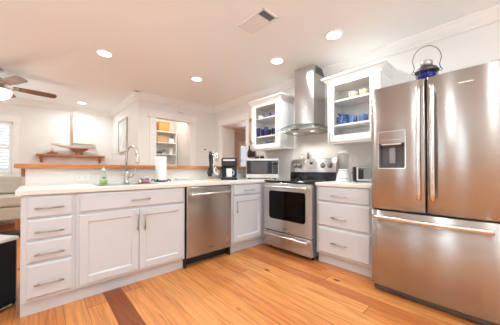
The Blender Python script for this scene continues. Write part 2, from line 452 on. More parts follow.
# crown mouldings: profile (out from wall, z)
CR = [(0, CEIL), (0.085, CEIL), (0.085, CEIL-.014), (0.072, CEIL-.022), (0.052, CEIL-.055), (0.022, CEIL-.088), (0.022, CEIL-.104), (0.012, CEIL-.112), (0, CEIL-.112)]
def crown(n, axis, u0, u1, plane, sgn):
    poly = [(plane+sgn*a, z) for a, z in CR]
    struct(MB().prism(poly, axis, u0, u1).build('trim_%d' % n, M_trim))
crown(1, 'y', SOUTH, 2.22, EAST, -1)
crown(2, 'x', -1.037-.085, EAST, 2.22, -1)
crown(3, 'y', 2.22-.085, NORTH, -1.037, -1)
crown(4, 'x', WEST, -1.037, NORTH, -1)
crown(5, 'y', SOUTH, NORTH, WEST, 1)
crown(6, 'x', WEST, EAST, SOUTH, 1)
# door casings
def casing(n, axis, a, b, top, plane, sgn, wl=.095, wr=.095, head=.12, inner=0.0):
    m = MB()
    def B(u0, u1, z0, z1, t, bev=.004):
        y0, y1 = plane, plane+sgn*t
        if axis == 'y': m.box(y0, y1, u0, u1, z0, z1, bev)
        else: m.box(u0, u1, y0, y1, z0, z1, bev)
    B(a-wl, a, 0, top, .02); B(b, b+wr, 0, top, .02)
    B(a-wl-.02, b+wr+.02, top+.012, top+head, .024); B(a-wl-.03, b+wr+.03, top, top+.014, .032)
    struct(m.build('trim_%d' % n, M_trim))
casing(7, 'y', DOOR[0], DOOR[1], DOOR[3], EAST, -1)
casing(8, 'x', PANTRY[0], PANTRY[1], PANTRY[3], 2.22, -1, .125, .13, .13)
# jamb lining of the doorway, picture rail style baseboards
m = MB(); m.box(EAST, .96, DOOR[1]-.02, DOOR[1], 0, DOOR[3]); m.box(EAST, .96, DOOR[0], DOOR[0]+.02, 0, DOOR[3]); m.box(EAST, .96, DOOR[0]+.02, DOOR[1]-.02, DOOR[3]-.02, DOOR[3])
struct(m.build('trim_9', M_trim))
for i, (ax, u0, u1, pl, sg) in enumerate([('x', WEST, -1.037, NORTH, -1), ('y', 2.22, NORTH, -1.037, -1), ('x', -1.037, PANTRY[0]-.13, 2.22, -1), ('x', PANTRY[1]+.13, EAST, 2.22, -1)]):
    m = MB(); y0, y1 = pl, pl+sg*.016
    if ax == 'x': m.box(u0, u1, y0, y1, 0, .13, .004)
    else: m.box(y0, y1, u0, u1, 0, .13, .004)
    struct(m.build('baseboard_%s' % ('far', 'return', 'back', 'corner')[i], M_trim))

# ------------------------------------------------------------------ cabinets (local frame: x right, -y front, z up)
def bar_handle(parent, x, z, length, vertical=False, name='handle', r=.0055, out=.03, y=-.02, mat_=None):
    m = MB(); h = length/2
    if vertical:
        m.tube([(x, y-out, z-h), (x, y-out, z+h)], r, 10)
        for s in (-1, 1): m.tube([(x, y, z+s*h*.72), (x, y-out, z+s*h*.72)], r*.85, 8)
    else:
        m.tube([(x-h, y-out, z), (x+h, y-out, z)], r, 10)
        for s in (-1, 1): m.tube([(x+s*h*.72, y, z), (x+s*h*.72, y-out, z)], r*.85, 8)
    return m.build(name, mat_ or M_pull, parent)
def slab(x0, x1, z0, z1, t=.02):
    """drawer front with a broad eased edge"""
    m = MB(); e = .012
    A = [(x0, 0, z0), (x1, 0, z0), (x1, 0, z1), (x0, 0, z1)]
    Bm = [(x0, -t+.008, z0), (x1, -t+.008, z0), (x1, -t+.008, z1), (x0, -t+.008, z1)]
    C = [(x0+e, -t, z0+e), (x1-e, -t, z0+e), (x1-e, -t, z1-e), (x0+e, -t, z1-e)]
    m.grid([A, Bm, C], True, False)
    fs = [m.bm.faces.new([v for v in m.bm.verts][8:12])]
    fs.append(m.bm.faces.new([v for v in m.bm.verts][0:4]))
    return m
def shaker(x0, x1, z0, z1, t=.02, f=.058, rec=.009):
    m = MB()
    m.box(x0, x0+f, -t, 0, z0, z1, .002, 1); m.box(x1-f, x1, -t, 0, z0, z1, .002, 1)
    m.box(x0+f, x1-f, -t, 0, z1-f, z1, .002, 1); m.box(x0+f, x1-f, -t, 0, z0, z0+f, .002, 1)
    m.box(x0+f-.002, x1-f+.002, -t+rec, -.002, z0+f-.002, z1-f+.002)
    # sloped bead round the panel
    g = .010
    for (a, b) in (((x0+f, x0+f+g), 'x'), ((x1-f, x1-f-g), 'x')):
        m.prism([(a[0], -t+.001), (a[1], -t+rec), (a[0], -t+rec)], 'z', z0+f, z1-f)
    for a0, a1 in ((z0+f, z0+f+g), (z1-f, z1-f-g)):
        m.prism([(-t+.001, a0), (-t+rec, a1), (-t+rec, a0)], 'x', x0+f, x1-f)
    return m
def base_body(parent, x0, x1, depth=.60, top=.874, toe=.11, mt=None):
    mt = mt or M_cab
    m = MB(); m.box(x0, x1, 0, depth, toe, top, .002, 1); m.build('body', mt, parent)
    m = MB(); m.box(x0, x1, .045, .065, 0, toe-.0005); m.build('toe_kick', mt, parent)
# left drawer stack
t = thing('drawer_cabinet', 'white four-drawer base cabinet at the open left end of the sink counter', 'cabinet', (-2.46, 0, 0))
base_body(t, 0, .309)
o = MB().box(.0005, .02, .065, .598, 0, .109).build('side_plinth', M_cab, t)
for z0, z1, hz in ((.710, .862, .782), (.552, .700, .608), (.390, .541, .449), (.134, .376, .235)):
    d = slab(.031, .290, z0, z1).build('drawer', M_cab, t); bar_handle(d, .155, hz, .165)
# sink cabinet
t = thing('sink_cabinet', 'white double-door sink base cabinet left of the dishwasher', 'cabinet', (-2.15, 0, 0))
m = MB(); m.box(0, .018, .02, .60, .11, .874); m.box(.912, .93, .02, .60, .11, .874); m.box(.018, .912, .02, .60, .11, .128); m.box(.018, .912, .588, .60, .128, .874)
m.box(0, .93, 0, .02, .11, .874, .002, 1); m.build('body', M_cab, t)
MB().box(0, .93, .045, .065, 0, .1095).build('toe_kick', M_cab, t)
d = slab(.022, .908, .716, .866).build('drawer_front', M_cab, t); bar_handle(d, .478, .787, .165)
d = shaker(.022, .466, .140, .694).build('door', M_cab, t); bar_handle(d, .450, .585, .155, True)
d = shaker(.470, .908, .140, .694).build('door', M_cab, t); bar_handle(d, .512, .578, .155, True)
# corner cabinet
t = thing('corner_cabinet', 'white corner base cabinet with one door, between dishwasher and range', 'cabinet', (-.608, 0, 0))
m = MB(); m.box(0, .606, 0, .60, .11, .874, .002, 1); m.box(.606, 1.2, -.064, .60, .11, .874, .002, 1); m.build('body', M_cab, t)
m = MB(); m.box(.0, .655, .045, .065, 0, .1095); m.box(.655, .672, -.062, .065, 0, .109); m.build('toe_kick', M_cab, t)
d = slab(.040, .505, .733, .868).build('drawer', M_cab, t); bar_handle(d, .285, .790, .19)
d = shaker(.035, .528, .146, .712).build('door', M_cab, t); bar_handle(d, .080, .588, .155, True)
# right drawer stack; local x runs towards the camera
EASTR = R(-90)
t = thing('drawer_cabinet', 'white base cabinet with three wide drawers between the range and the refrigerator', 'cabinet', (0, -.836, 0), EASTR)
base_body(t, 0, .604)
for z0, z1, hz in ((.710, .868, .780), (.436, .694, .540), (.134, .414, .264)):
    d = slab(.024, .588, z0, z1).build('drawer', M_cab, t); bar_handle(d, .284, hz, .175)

# countertops
SK = (-1.98, -1.42, .10, .50)
m = MB(); Z0, Z1 = .877, .914
x0, x1, y0, y1 = -2.487, EAST-.002, -.03, .623
m.box(x0, SK[0], y0, y1, Z0, Z1, .004); m.box(SK[1], x1, y0, y1, Z0, Z1, .004)
m.box(SK[0]-.003, SK[1]+.003, y0, SK[2], Z0, Z1, .004); m.box(SK[0]-.003, SK[1]+.003, SK[3], y1, Z0, Z1, .004)
m.box(-.03, x1, -.064, y0+.006, Z0, Z1, .003)
tag(m.build('countertop', M_counter), 'long white quartz worktop over the sink run, reaching into the corner', 'countertop')
m = MB().box(-.03, x1, -1.446, -.836, Z0, Z1, .004)
tag(m.build('countertop', M_counter), 'short white worktop between the range and the refrigerator', 'countertop')
# undermount sink
t = thing('kitchen_sink', 'stainless undermount sink sunk in the white worktop in front of the faucet', 'sink', (-1.70, .30, .70))
m = MB(); a, b = .285, .205
P = []
for (sx, sy, z) in ((a, b, .177), (a-.005, b-.005, .05), (a-.03, b-.03, .012)):
    P.append([(sx*x, sy*y, z) for x, y in ((-1, -1), (1, -1), (1, 1), (-1, 1))])
m.grid(P, True, False); m.bm.faces.new([v for v in m.bm.verts][8:12]); m.build('basin', M_steel2, t)
MB().lathe([(0, .014), (.04, .014), (.045, .018), (.03, .0165), (0, .0165)]).build('drain', M_chrome, t)

# wooden bar ledge on the low wall
t = thing('bar_ledge', 'long honey-brown wooden ledge capping the low wall behind the sink', 'ledge', (-2.53, .57, 1.070))
m = MB().box(0, 3.148, 0, .23, 0, .042, .004); m.build('plank', M_oakcap, t)
m = MB().prism([(.075, -.001), (.16, -.001), (.16, -.02), (.11, -.075), (.075, -.075)], 'x', .042, .0675); m.build('bracket', M_shelfw, t)

# ------------------------------------------------------------------ dishwasher
t = thing('dishwasher', 'stainless steel dishwasher with a bar handle under the sink counter', 'dishwasher', (-1.216, 0, 0))
MB().box(.002, .604, .005, .58, .1, .874).build('body', M_black, t)
d = MB().box(.006, .600, -.028, 0, .112, .868, .006).build('door', M_steel, t)
m = MB(); zz = .792
m.tube([(.045+.515*i/12, -.028-.042-.010*math.sin(PI*i/12), zz) for i in range(13)], .0115, 12)
for x in (.052, .553): m.box(x-.012, x+.012, -.076, -.028, zz-.017, zz+.016, .006)
m.build('handle', M_handle, d)
m = MB().box(.275, .345, -.031, -.028, .172, .182, .001); m.build('badge', M_dgrey, d)
m = MB().lathe([(0, 0), (.018, 0), (.018, .003), (.0, .003)], (.535, -.0275, .205), 24, Matrix.Rotation(R(90), 3, 'X')); m.build('sticker', M_copper, d, 'round copper-coloured sticker')
m = MB().box(.0, .606, .085, .10, .0, .099); m.box(.0, .012, .0, .085, 0, .11); m.box(.594, .606, .0, .085, 0, .11); m.build('kick_plate', M_blackm, t)

# ------------------------------------------------------------------ range
t = thing('electric_range', 'stainless steel electric range with black glass top and large oven window', 'range', (-.045, -.069, 0), EASTR)
Wd = .762
m = MB(); m.box(.003, Wd-.003, .004, .60, .05, .895, .003)
m.build('body', M_dgrey, t)
for x in (.05, Wd-.05):
    for y in (.06, .52): MB().cyl((x, y, 0), (x, y, .05), .018, 14).build('foot', M_black, t)
# cooktop
m = MB(); m.box(.0, Wd, -.03, .585, .896, .918, .005); ck = m.build('cooktop', M_blackgl, t)
for (x, y, r) in ((.2, .14, .10), (.56, .14, .075), (.2, .42, .075), (.56, .42, .10)):
    m = MB()
    m.lathe([(r-.0025, .0), (r, .0), (r, .0008), (r-.0025, .0008), (r-.0025, 0)], (x, y, .9178), 40); m.build('burner_ring', M_mgrey, ck)
# oven door: frame with a window hole
m = MB(); dx0, dx1, dz0, dz1 = .006, Wd-.006, .262, .886; wx0, wx1, wz0, wz1 = .105, .678, .425, .785
def rect(cx0, cx1, cz0, cz1, r=.0, n=6, bow=0.0):
    pts = []
    for (cx, cz, a0) in ((cx1-r, cz1-r, 0), (cx0+r, cz1-r, 90), (cx0+r, cz0+r, 180), (cx1-r, cz0+r, 270)):
        for i in range(n+1):
            a = R(a0+90*i/n); x = cx+r*math.cos(a); z = cz+r*math.sin(a)
            if bow and cz < (cz0+cz1)/2: z -= bow*(1-((x-(cx0+cx1)/2)/((cx1-cx0)/2))**2)
            pts.append((x, z))
    return pts
RO = rect(dx0, dx1, dz0, dz1, .006); RI = rect(wx0, wx1, wz0, wz1, .035, bow=.028)
yF = -.045
m.grid([[(x, .0, z) for x, z in RO], [(x, yF+.006, z) for x, z in RO], [(x+(.005 if x < .3 else -.005), yF, z+(.005 if z < .5 else -.005)) for x, z in RO],
        [(x, yF, z) for x, z in RI], [(x, yF+.012, z) for x, z in RI], [(x, 0, z) for x, z in RI]], True, False)
d = m.build('oven_door', M_steel2, t)
m = MB(); V = [m.bm.verts.new((x, yF+.010, z)) for x, z in RI]; m.bm.faces.new(V)
V2 = [m.bm.verts.new((x, yF+.014, z)) for x, z in RI]; m.bm.faces.new(V2[::-1]); m.build('window', G_oven, d)
m = MB(); m.box(wx0-.01, wx1+.01, yF+.040, yF+.046, wz0-.03, wz1+.01); m.build('oven_liner', M_blackm, d)
m = MB()
for z in (.50, .56, .62, .68):
    m.tube([(wx0+.04, yF+.030, z), (wx1-.04, yF+.030, z)], .003, 6)
m.build('oven_rack', M_chrome, d)
m = MB(); hz = .842
m.tube([(.05+.66*i/14, yF-.048-.010*math.sin(PI*i/14), hz) for i in range(15)], .013, 12)
for x in (.06, .70): m.box(x-.014, x+.014, yF-.055, yF, hz-.016, hz+.016, .006)
m.build('handle', M_handle, d)
m = MB().box(.345, .415, yF-.003, yF, .312, .324, .001); m.build('badge', M_dgrey, d)
# storage drawer
d = MB().box(.006, Wd-.006, -.045, 0, .052, .252, .006).build('storage_drawer', M_steel2, t)
m = MB(); hz = .220
m.tube([(.04+.68*i/14, yF-.042-.010*math.sin(PI*i/14), hz-.0) for i in range(15)], .013, 12)
for x in (.05, .71): m.box(x-.014, x+.014, yF-.05, yF, hz-.016, hz+.016, .006)
m.build('handle', M_handle, d)
# backguard
m = MB()
m.prism([(.575, .905), (.655, .905), (.655, 1.20), (.620, 1.218), (.585, 1.212), (.565, 1.16), (.560, 1.025), (.570, 1.02)], 'x', .0, Wd-.02)
bgd = m.build('backguard', M_steel2, t)
m = MB(); m.prism([(.545, .919), (.57, .919), (.562, 1.020), (.552, 1.020)], 'x', .004, Wd-.024); m.build('lower_panel', M_blackgl, bgd, 'glossy black lower panel')
fy = .5625
MB().box(.281, .449, fy-.002, fy+.004, 1.081, 1.179, .001).build('panel_border', M_pull, bgd)
m = MB().box(.285, .445, fy-.004, fy+.004, 1.085, 1.175, .002); dsp = m.build('control_panel', M_steel2, bgd)
MB().box(.345, .395, fy-.008, fy-.003, 1.135, 1.168, .001).build('display', M_red, dsp, 'dark amber clock display')
for x in (.075, .165, .545, .655):
    Mx = Matrix.Rotation(R(90), 3, 'X')
    MB().lathe([(0, 0), (.036, 0), (.036, .0035), (0, .0035)], (x, fy+.003, 1.118), 28, Mx).build('knob_dial', M_dgrey, bgd)
    m = MB()
    m.lathe([(0, 0), (.026, 0), (.026, .006), (.023, .010), (.021, .030), (.017, .033), (0, .033)], (x, fy-.001, 1.118), 24, Mx)
    m.box(x-.004, x+.004, fy-.037, fy-.028, 1.100, 1.136, .001); m.build('knob', M_pull, bgd)

# ------------------------------------------------------------------ refrigerator
FX = -.178
t = thing('refrigerator', 'tall stainless steel French-door refrigerator with ice dispenser and bottom freezer', 'refrigerator', (FX, -1.490, 0), EASTR)
FW = .815; H = 1.765; C = .4005
m = MB().box(.006, FW-.006, .075, .785, .045, H-.02, .004); m.build('body', M_mgrey, t)
def convex_front(x0, x1, z0, z1, th=.07, bulge=.010, r=.012, n=14, hole=None):
    """appliance door whose face bows gently outward"""
    m = MB(); prof = []
    xs = [x0+(x1-x0)*i/n for i in range(n+1)]
    if hole:
        xs = sorted([x for x in xs if abs(x-hole[0]) > .008 and abs(x-hole[1]) > .008]+[hole[0], hole[1]]); n = len(xs)-1
    for x in xs:
        s_ = (x-x0)/(x1-x0)
        prof.append((x, -bulge*(1-(2*s_-1)**2)))
    poly = [(x0, .07)] + [(x0, r)] + [(x0+r*.3, r*.3)] + [(x if 0 < i < n else (x+r if i == 0 else x-r), y) for i, (x, y) in enumerate(prof)] + [(x1-r*.3, r*.3), (x1, r), (x1, .07)]
    rows = []
    zs = [(z0, 0.004), (z0+.004, 0), (z1-.004, 0), (z1, .004)]
    if hole: zs[2:2] = [(hole[2], 0), (hole[3], 0)]
    for z, k in zs:
        rows.append([(x+(k if x < (x0+x1)/2 else -k), y+(k if y < .05 else 0), z) for x, y in poly])
    m.grid(rows, True, False)
    vs = list(m.bm.verts); L_ = len(poly); m.bm.faces.new(vs[:L_]); m.bm.faces.new(vs[-L_:])
    if hole:
        e_ = 1e-4
        bmesh.ops.delete(m.bm, geom=[f for f in m.bm.faces if all(hole[0]-e_ < v.co.x < hole[1]+e_ and hole[2]-e_ < v.co.z < hole[3]+e_ and v.co.y < .03 for v in f.verts)], context='FACES_ONLY')
        m.bm.normal_update()
    for f in m.bm.faces:
        f.smooth = abs(f.normal.z) < .5 and len(f.verts) == 4
    return m
GZ = .715
dl = convex_front(.003, C-.003, GZ+.006, H, hole=(.078, .260, 1.078, 1.279)).build('door', M_steel, t)
dr = convex_front(C+.003, FW-.003, GZ+.006, H).build('door', M_steel, t)
dz = convex_front(.003, FW-.003, .062, GZ-.006, bulge=.014).build('freezer_drawer', M_steel, t)
def bowed_handle(parent, x, z0, z1):
    m = MB(); n = 16; P = []
    for i in range(n+1):
        s_ = i/n; z = z0+(z1-z0)*s_; b = .040+.018*math.sin(PI*s_)
        hw = .0155
        P.append([(x-hw, -b, z), (x-hw+.004, -b-.010, z), (x+hw-.004, -b-.010, z), (x+hw, -b, z), (x+hw-.003, -b+.008, z), (x-hw+.003, -b+.008, z)])
    m.grid(P, True, True); vs = list(m.bm.verts); m.bm.faces.new(vs[:6]); m.bm.faces.new(vs[-6:])
    for z in (z0+.03, z1-.03): m.box(x-.010, x+.010, -.045, -.004, z-.014, z+.014, .004)
    return m.build('handle', M_handle, parent)
bowed_handle(dl, C-.040, .822, 1.700); bowed_handle(dr, C+.045, .822, 1.700)
m = MB(); n = 20; P = []
for i in range(n+1):
    s_ = i/n; x = .035+.725*s_; b = .045+.020*math.sin(PI*s_); hz = .655
    P.append([(x, -b, hz-.016), (x, -b-.010, hz-.012), (x, -b-.010, hz+.012), (x, -b, hz+.016), (x, -b+.008, hz+.012), (x, -b+.008, hz-.012)])
m.grid(P, True, True); vs = list(m.bm.verts); m.bm.faces.new(vs[:6]); m.bm.faces.new(vs[-6:])
for x in (.06, .735): m.box(x-.014, x+.014, -.05, -.004, hz-.010, hz+.010, .004)
m.build('handle', M_handle, dz)
# dispenser: the niche is cut into the left door
ox0, ox1, oz0, oz1 = .066, .272, 1.066, 1.384
nz0, nz1 = oz0+.012, oz1-.105
RO = rect(ox0, ox1, oz0, oz1, .014); RI = rect(ox0+.006, ox1-.006, oz0+.006, oz1-.006, .010)
yb = -.0125
dp = MB(); dp.grid([[(x, yb+.010, z) for x, z in RO], [(x, yb-.002, z) for x, z in RO], [(x, yb-.002, z) for x, z in RI], [(x, yb+.010, z) for x, z in RI]], True, False)
dpo = dp.build('dispenser', M_handle, t)
MB().box(ox0+.006, ox1-.006, yb-.0005, yb+.008, nz1, oz1-.006, .001).build('control_panel', M_steel, dpo)
m = MB(); a0, a1 = ox0+.006, ox1-.006; q0, q1 = ox0+.0125, ox1-.0125
m.grid([[(a0, yb, nz0-.006), (a1, yb, nz0-.006), (a1, yb, nz1), (a0, yb, nz1)], [(q0, yb+.004, nz0), (q1, yb+.004, nz0), (q1, yb+.004, nz1), (q0, yb+.004, nz1)],
        [(q0, .054, nz0+.0005), (q1, .054, nz0+.0005), (q1, .054, nz1-.0005), (q0, .054, nz1-.0005)]], True, False)
m.bm.faces.new(list(m.bm.verts)[8:12]); m.build('niche', M_niche, dpo)
MB().box(ox0+.030, ox1-.030, yb-.006, yb+.030, nz1-.016, nz1-.001, .003).build('nozzle_bar', M_handle, dpo)
MB().box(ox0+.080, ox0+.128, yb+.020, yb+.034, nz0+.035, nz1-.035, .004).build('paddle', M_mgrey, dpo)
m = MB()
for i in range(6): x = ox0+.032+.026*i; m.box(x, x+.012, yb-.0012, yb-.0004, oz1-.078, oz1-.073)
m.build('button_marks', M_wplas, dpo)
MB().box(.590, .665, -.0125, -.008, 1.664, 1.672, .001).build('badge', M_handle, dr)
m = MB().box(.015, FW-.015, .03, .09, .012, .058, .006); m.build('kick_grille', M_dgrey, t)
for x in (.035, FW-.06): MB().cyl((x, .055, 0), (x, .055, .03), .017, 14).build('foot', M_chrome, t)
for x in (.04, FW-.04): MB().box(x-.03, x+.03, .02, .13, H, H+.012, .004).build('hinge_cover', M_dgrey, t)

# ------------------------------------------------------------------ upper glass cabinets (local x right, -y front)
def upper_cabinet(label, y_start, width, handle_x, frame_l, frame_r):
    t = thing('glass_cabinet', label, 'cabinet', (.30, y_start, 1.385), EASTR)
    W_ = width; Hh = .735; D = .318
    m = MB()
    m.box(0, .018, .0, D, 0, Hh); m.box(W_-.018, W_, .0, D, 0, Hh); m.box(.018, W_-.018, 0, D, 0, .018); m.box(.018, W_-.018, 0, D, Hh-.018, Hh)
    m.box(.018, W_-.018, D-.010, D, .018, Hh-.018)
    m.box(0, W_, -.002, .02, -.012, .012); m.build('body', M_cabup, t)
    # door: frame and pane
    m = MB(); a, b = .006, W_-.006
    m.box(a, frame_l, -.022, -.003, .012, Hh-.004, .003); m.box(frame_r, b, -.022, -.003, .012, Hh-.004, .003)
    m.box(frame_l, frame_r, -.022, -.003, .012, .088, .003); m.box(frame_l, frame_r, -.022, -.003, Hh-.042, Hh-.004, .003)
    d = m.build('door', M_cabup, t)
    MB().box(frame_l-.003, frame_r+.003, -.012, -.009, .085, Hh-.04).build('glass_pane', G_clear, d)
    bar_handle(d, handle_x, .075, .12, True, y=-.022, r=.005)
    for z in (.215, .515):
        MB().box(.019, W_-.019, .022, D-.011, z-.010, z+.010).build('shelf', M_cabup, t)
    # crown around front and both ends
    prof = [(0, 0), (.006, 0), (.008, .020), (.022, .030), (.045, .062), (.060, .070), (.060, .090), (0, .090)]
    m = MB(); P = []
    for (o_, z) in prof:
        P.append([(-o_, D, Hh+z-.012), (-o_, -.0-o_, Hh+z-.012), (W_+o_, -.0-o_, Hh+z-.012), (W_+o_, D, Hh+z-.012)])
    m.grid(P, False, False); vs = list(m.bm.verts); m.bm.faces.new(vs[-4:])
    m.build('crown', M_cabup, t)
    return t
upper_cabinet('white wall cabinet with glass door left of the hood, holding blue glasses', .572, .632, .055, .100, .532)
upper_cabinet('white wall cabinet with glass door right of the hood, holding mugs and bowls', -.818, .612, .045, .088, .500)

# ------------------------------------------------------------------ range hood
t = thing('range_hood', 'stainless chimney range hood with a curved glass canopy above the range', 'range hood', (EAST, -.440, 1.58))
m = MB().box(-.290, -.001, -.155, .155, .10, CEIL-1.58-.003, .003); ch = m.build('chimney', M_steel2, t)
m = MB()
m.box(-.2908, -.002, -.1558, .1558, .44, .443)
m.build('chimney_seam', M_nickel, ch)
for s_ in (-1, 1):
    m = MB().box(-.24, -.03, s_*.155-.001, s_*.155+.001, .79, .885)
    for i in range(9): m.box(-.24, -.03, s_*.155-.003, s_*.155+.003, .795+.010*i, .799+.010*i)
    m.build('vent_grille', M_dgrey, ch)
m = MB()  # tapered body
P = []
for (hx, hy, z) in ((.475, .33, .0), (.475, .33, .022), (.40, .28, .055), (.28, .17, .095)):
    P.append([(-.002, -hy, z), (-hx, -hy*.82, z), (-hx-.012, 0, z), (-hx, hy*.82, z), (-.002, hy, z)])
m.grid(P, True, False); vs = list(m.bm.verts); m.bm.faces.new(vs[:5]); m.bm.faces.new(vs[-5:]); bd = m.build('hood_body', M_steel2, t)
for s in (-1, 1):
    MB().box(-.40, -.06, s*.13-.115, s*.13+.115, -.006, .0, .002).build('filter', M_nickel, bd)
for s_ in (-1, 1):  # guessed lamps, added to brighten the wall behind the range
    lp = MB().lathe([(0, -.010), (.026, -.010), (.030, -.0065), (0, -.0065)], (-.30, s_*.14, 0), 20).build('added_hood_lamp', M_globe, bd)
    d = bpy.data.lights.new('added_hood_beam', 'SPOT'); d.energy = 9; d.color = (1.0, .96, .90); d.spot_size = R(125); d.spot_blend = .6; d.shadow_soft_size = .025
    l = bpy.data.objects.new('added_hood_beam', d); COL.objects.link(l); l.location = (-.30, s_*.14, -.02); l.rotation_euler = (0, R(-12), 0); l.parent = t
# canopy: glass arched across the width and bowed in front
def arch(v): return .068-.050*(abs(v)/HWG)**2
HWG = .376
m = MB(); top = []; bot = []
nv, nu = 28, 10
for i in range(nv+1):
    v = -HWG+2*HWG*i/nv; fr = .50-.06*(abs(v)/HWG)**2.2; rt = []; rb = []
    for j in range(nu+1):
        u = .003+(fr-.003)*j/nu
        rt.append((-u, v, arch(v)+.006)); rb.append((-u, v, arch(v)))
    top.append(rt); bot.append(rb)
m.grid(top); m.grid(bot[::-1])
edge = [[p for p in [top[i][-1] for i in range(nv+1)]], [p for p in [bot[i][-1] for i in range(nv+1)]]]
m.grid(edge, False, True)
cn = m.build('glass_canopy', G_hood, t)
m = MB(); m.tube([(-(.503-.06*(abs(v)/HWG)**2.2), v, arch(v)+.003) for v in [-HWG+2*HWG*i/40 for i in range(41)]], .0045, 8)
m.build('canopy_rim', M_dark_metal, cn)
m = MB(); m.box(-.498, -.486, -.06, .06, .004, .018, .002); m.build('control_strip', M_black, bd)

# ------------------------------------------------------------------ microwave in the corner
t = thing('microwave', 'silver countertop microwave with black door set diagonally in the counter corner', 'microwave', (.148, .187, .914), R(-45))
W2 = .252; z0, z1 = .018, .315
m = MB().box(-W2, W2, .012, .265, z0, z1, .006); m.build('body', M_handle, t)
m = MB(); m.box(-W2, W2, -.012, .012, z0, z1, .006); fr = m.build('front_frame', M_handle, t)
m = MB().box(-W2+.012, .150, -.018, -.011, z0+.060, z1-.030, .003); d = m.build('door', M_blackgl, t)
m = MB().box(-W2+.075, .075, -.0192, -.0178, z0+.075, z1-.045, .001); m.build('window', mat('mesh_window', (.075, .075, .08, 1), .12), d)
m = MB().box(.153, W2-.012, -.018, -.011, z0+.060, z1-.030, .003); cp = m.build('control_panel', M_blackgl, t)
m = MB()
for r in range(5):
    for c in range(3): m.box(.168+.026*c, .186+.026*c, -.0195, -.0178, z0+.075+.027*r, z0+.090+.027*r, .001)
m.build('keypad', M_dgrey, cp)
MB().box(.166, .240, -.0195, -.0178, z1-.062, z1-.042, .001).build('display', M_dgrey, cp)
for x in (-.2, .2):
    for y in (.04, .235): MB().cyl((x, y, 0), (x, y, .019), .015, 12).build('foot', M_black, t)
# two little round pots on the microwave
for i, (dx, lab) in enumerate(((-.008, 'small round black pot on the microwave, the left of the two'), (.070, 'small round black pot on the microwave, the right of the two'))):
    c = Matrix.Rotation(R(-45), 3, 'Z') @ Vector((-.075+dx, .10, 0))
    t = thing('round_pot', lab, 'pot', (.148+c.x, .187+c.y, .914+z1), 0, 'little black pots on the microwave')
    MB().lathe([(0, 0), (.022, 0), (.034, .012), (.037, .028), (.030, .044), (.0, .050)]).build('pot_body', M_black, t)
    MB().lathe([(0, .0505), (.007, .0505), (.009, .056), (.005, .062), (0, .063)]).build('lid_knob', M_chrome, t)

# ------------------------------------------------------------------ things on the left run worktop
CZ = .9142
# faucet
t = thing('kitchen_faucet', 'tall brushed nickel gooseneck faucet with side lever at the sink', 'faucet', (-1.66, .50, CZ))
MB().lathe([(0, 0), (.031, 0), (.031, .008), (.026, .014), (.0225, .03), (.024, .09), (.0225, .105), (.016, .125), (.0, .126)]).build('base', M_nickel, t)
pts = [(0, 0, .12), (0, 0, .30)]
for i in range(1, 15):
    a = PI*i/14; pts.append((0+.055*(1-math.cos(a))*.50, -.17*(1-math.cos(a))/2, .30+.098*math.sin(a)))
sp = MB().tube(pts, .013, 14).build('spout', M_nickel, t)
e = Vector(pts[-1])
MB().tube([e, e+Vector((.002, -.002, -.03)), e+Vector((.004, -.006, -.07)), e+Vector((.005, -.008, -.085))], .016, 16, radii=[.0135, .016, .019, .021]).build('spray_head', M_nickel, sp)
m = MB(); m.tube([(.02, 0, .065), (.058, -.004, .068)], .012, 12); m.tube([(.056, -.004, .068), (.078, -.006, .10), (.086, -.008, .150)], .007, 10, radii=[.010, .007, .006]); m.sphere((.086, -.008, .153), .0085, 12, 8)
m.build('lever', M_nickel, t)
# sink-side air gap / soap pump
t = thing('sink_dispenser_cap', 'low round nickel cap beside the faucet lever', 'cap', (-1.535, .46, CZ))
MB().lathe([(0, 0), (.024, 0), (.024, .006), (.017, .012), (.017, .032), (.012, .040), (0, .042)]).build('cap', M_nickel, t)
MB().tube([(0, 0, .034), (.02, -.02, .044), (.05, -.045, .036)], .006, 10).build('nozzle', M_nickel, t)
# dish soap bottle
t = thing('dish_soap_bottle', 'clear squeeze bottle of green dish soap left of the faucet', 'soap bottle', (-1.885, .45, CZ), 0)
M_soapclear = glassy('soap_bottle_clear', (.90, .93, .90, 1), base=.12)
MB().lathe([(0, 0), (.034, 0), (.037, .01), (.036, .05), (.028, .085), (.014, .115), (.012, .125), (0, .125)], sy=.65).build('bottle_body', M_soapclear, t)
MB().lathe([(0, .002), (.033, .003), (.035, .012), (.034, .040), (0, .040)], sy=.62).build('liquid', M_green, t, 'bright green soap')
MB().lathe([(0, .124), (.017, .124), (.017, .148), (.009, .152), (.008, .165), (0, .166)]).build('cap', M_wplas, t, 'white cap')
MB().box(-.014, .014, -.027, -.021, .052, .074, .002).build('label_patch', M_mgrey, t, 'small grey label')
# sponges
tag(MB().box(-.05, .05, -.03, .03, 0, .028, .008).build('sponge', M_pink), 'pink sponge on the worktop right of the faucet', 'sponge').location = (-1.47, .50, CZ)
o = MB().box(-.045, .045, -.028, .028, 0, .020, .007).build('sponge', M_bluesp)
tag(o, 'blue sponge lying on top of the pink one', 'sponge'); o.location = (-1.475, .50, CZ+.0285); o.rotation_euler = (0, 0, .15)
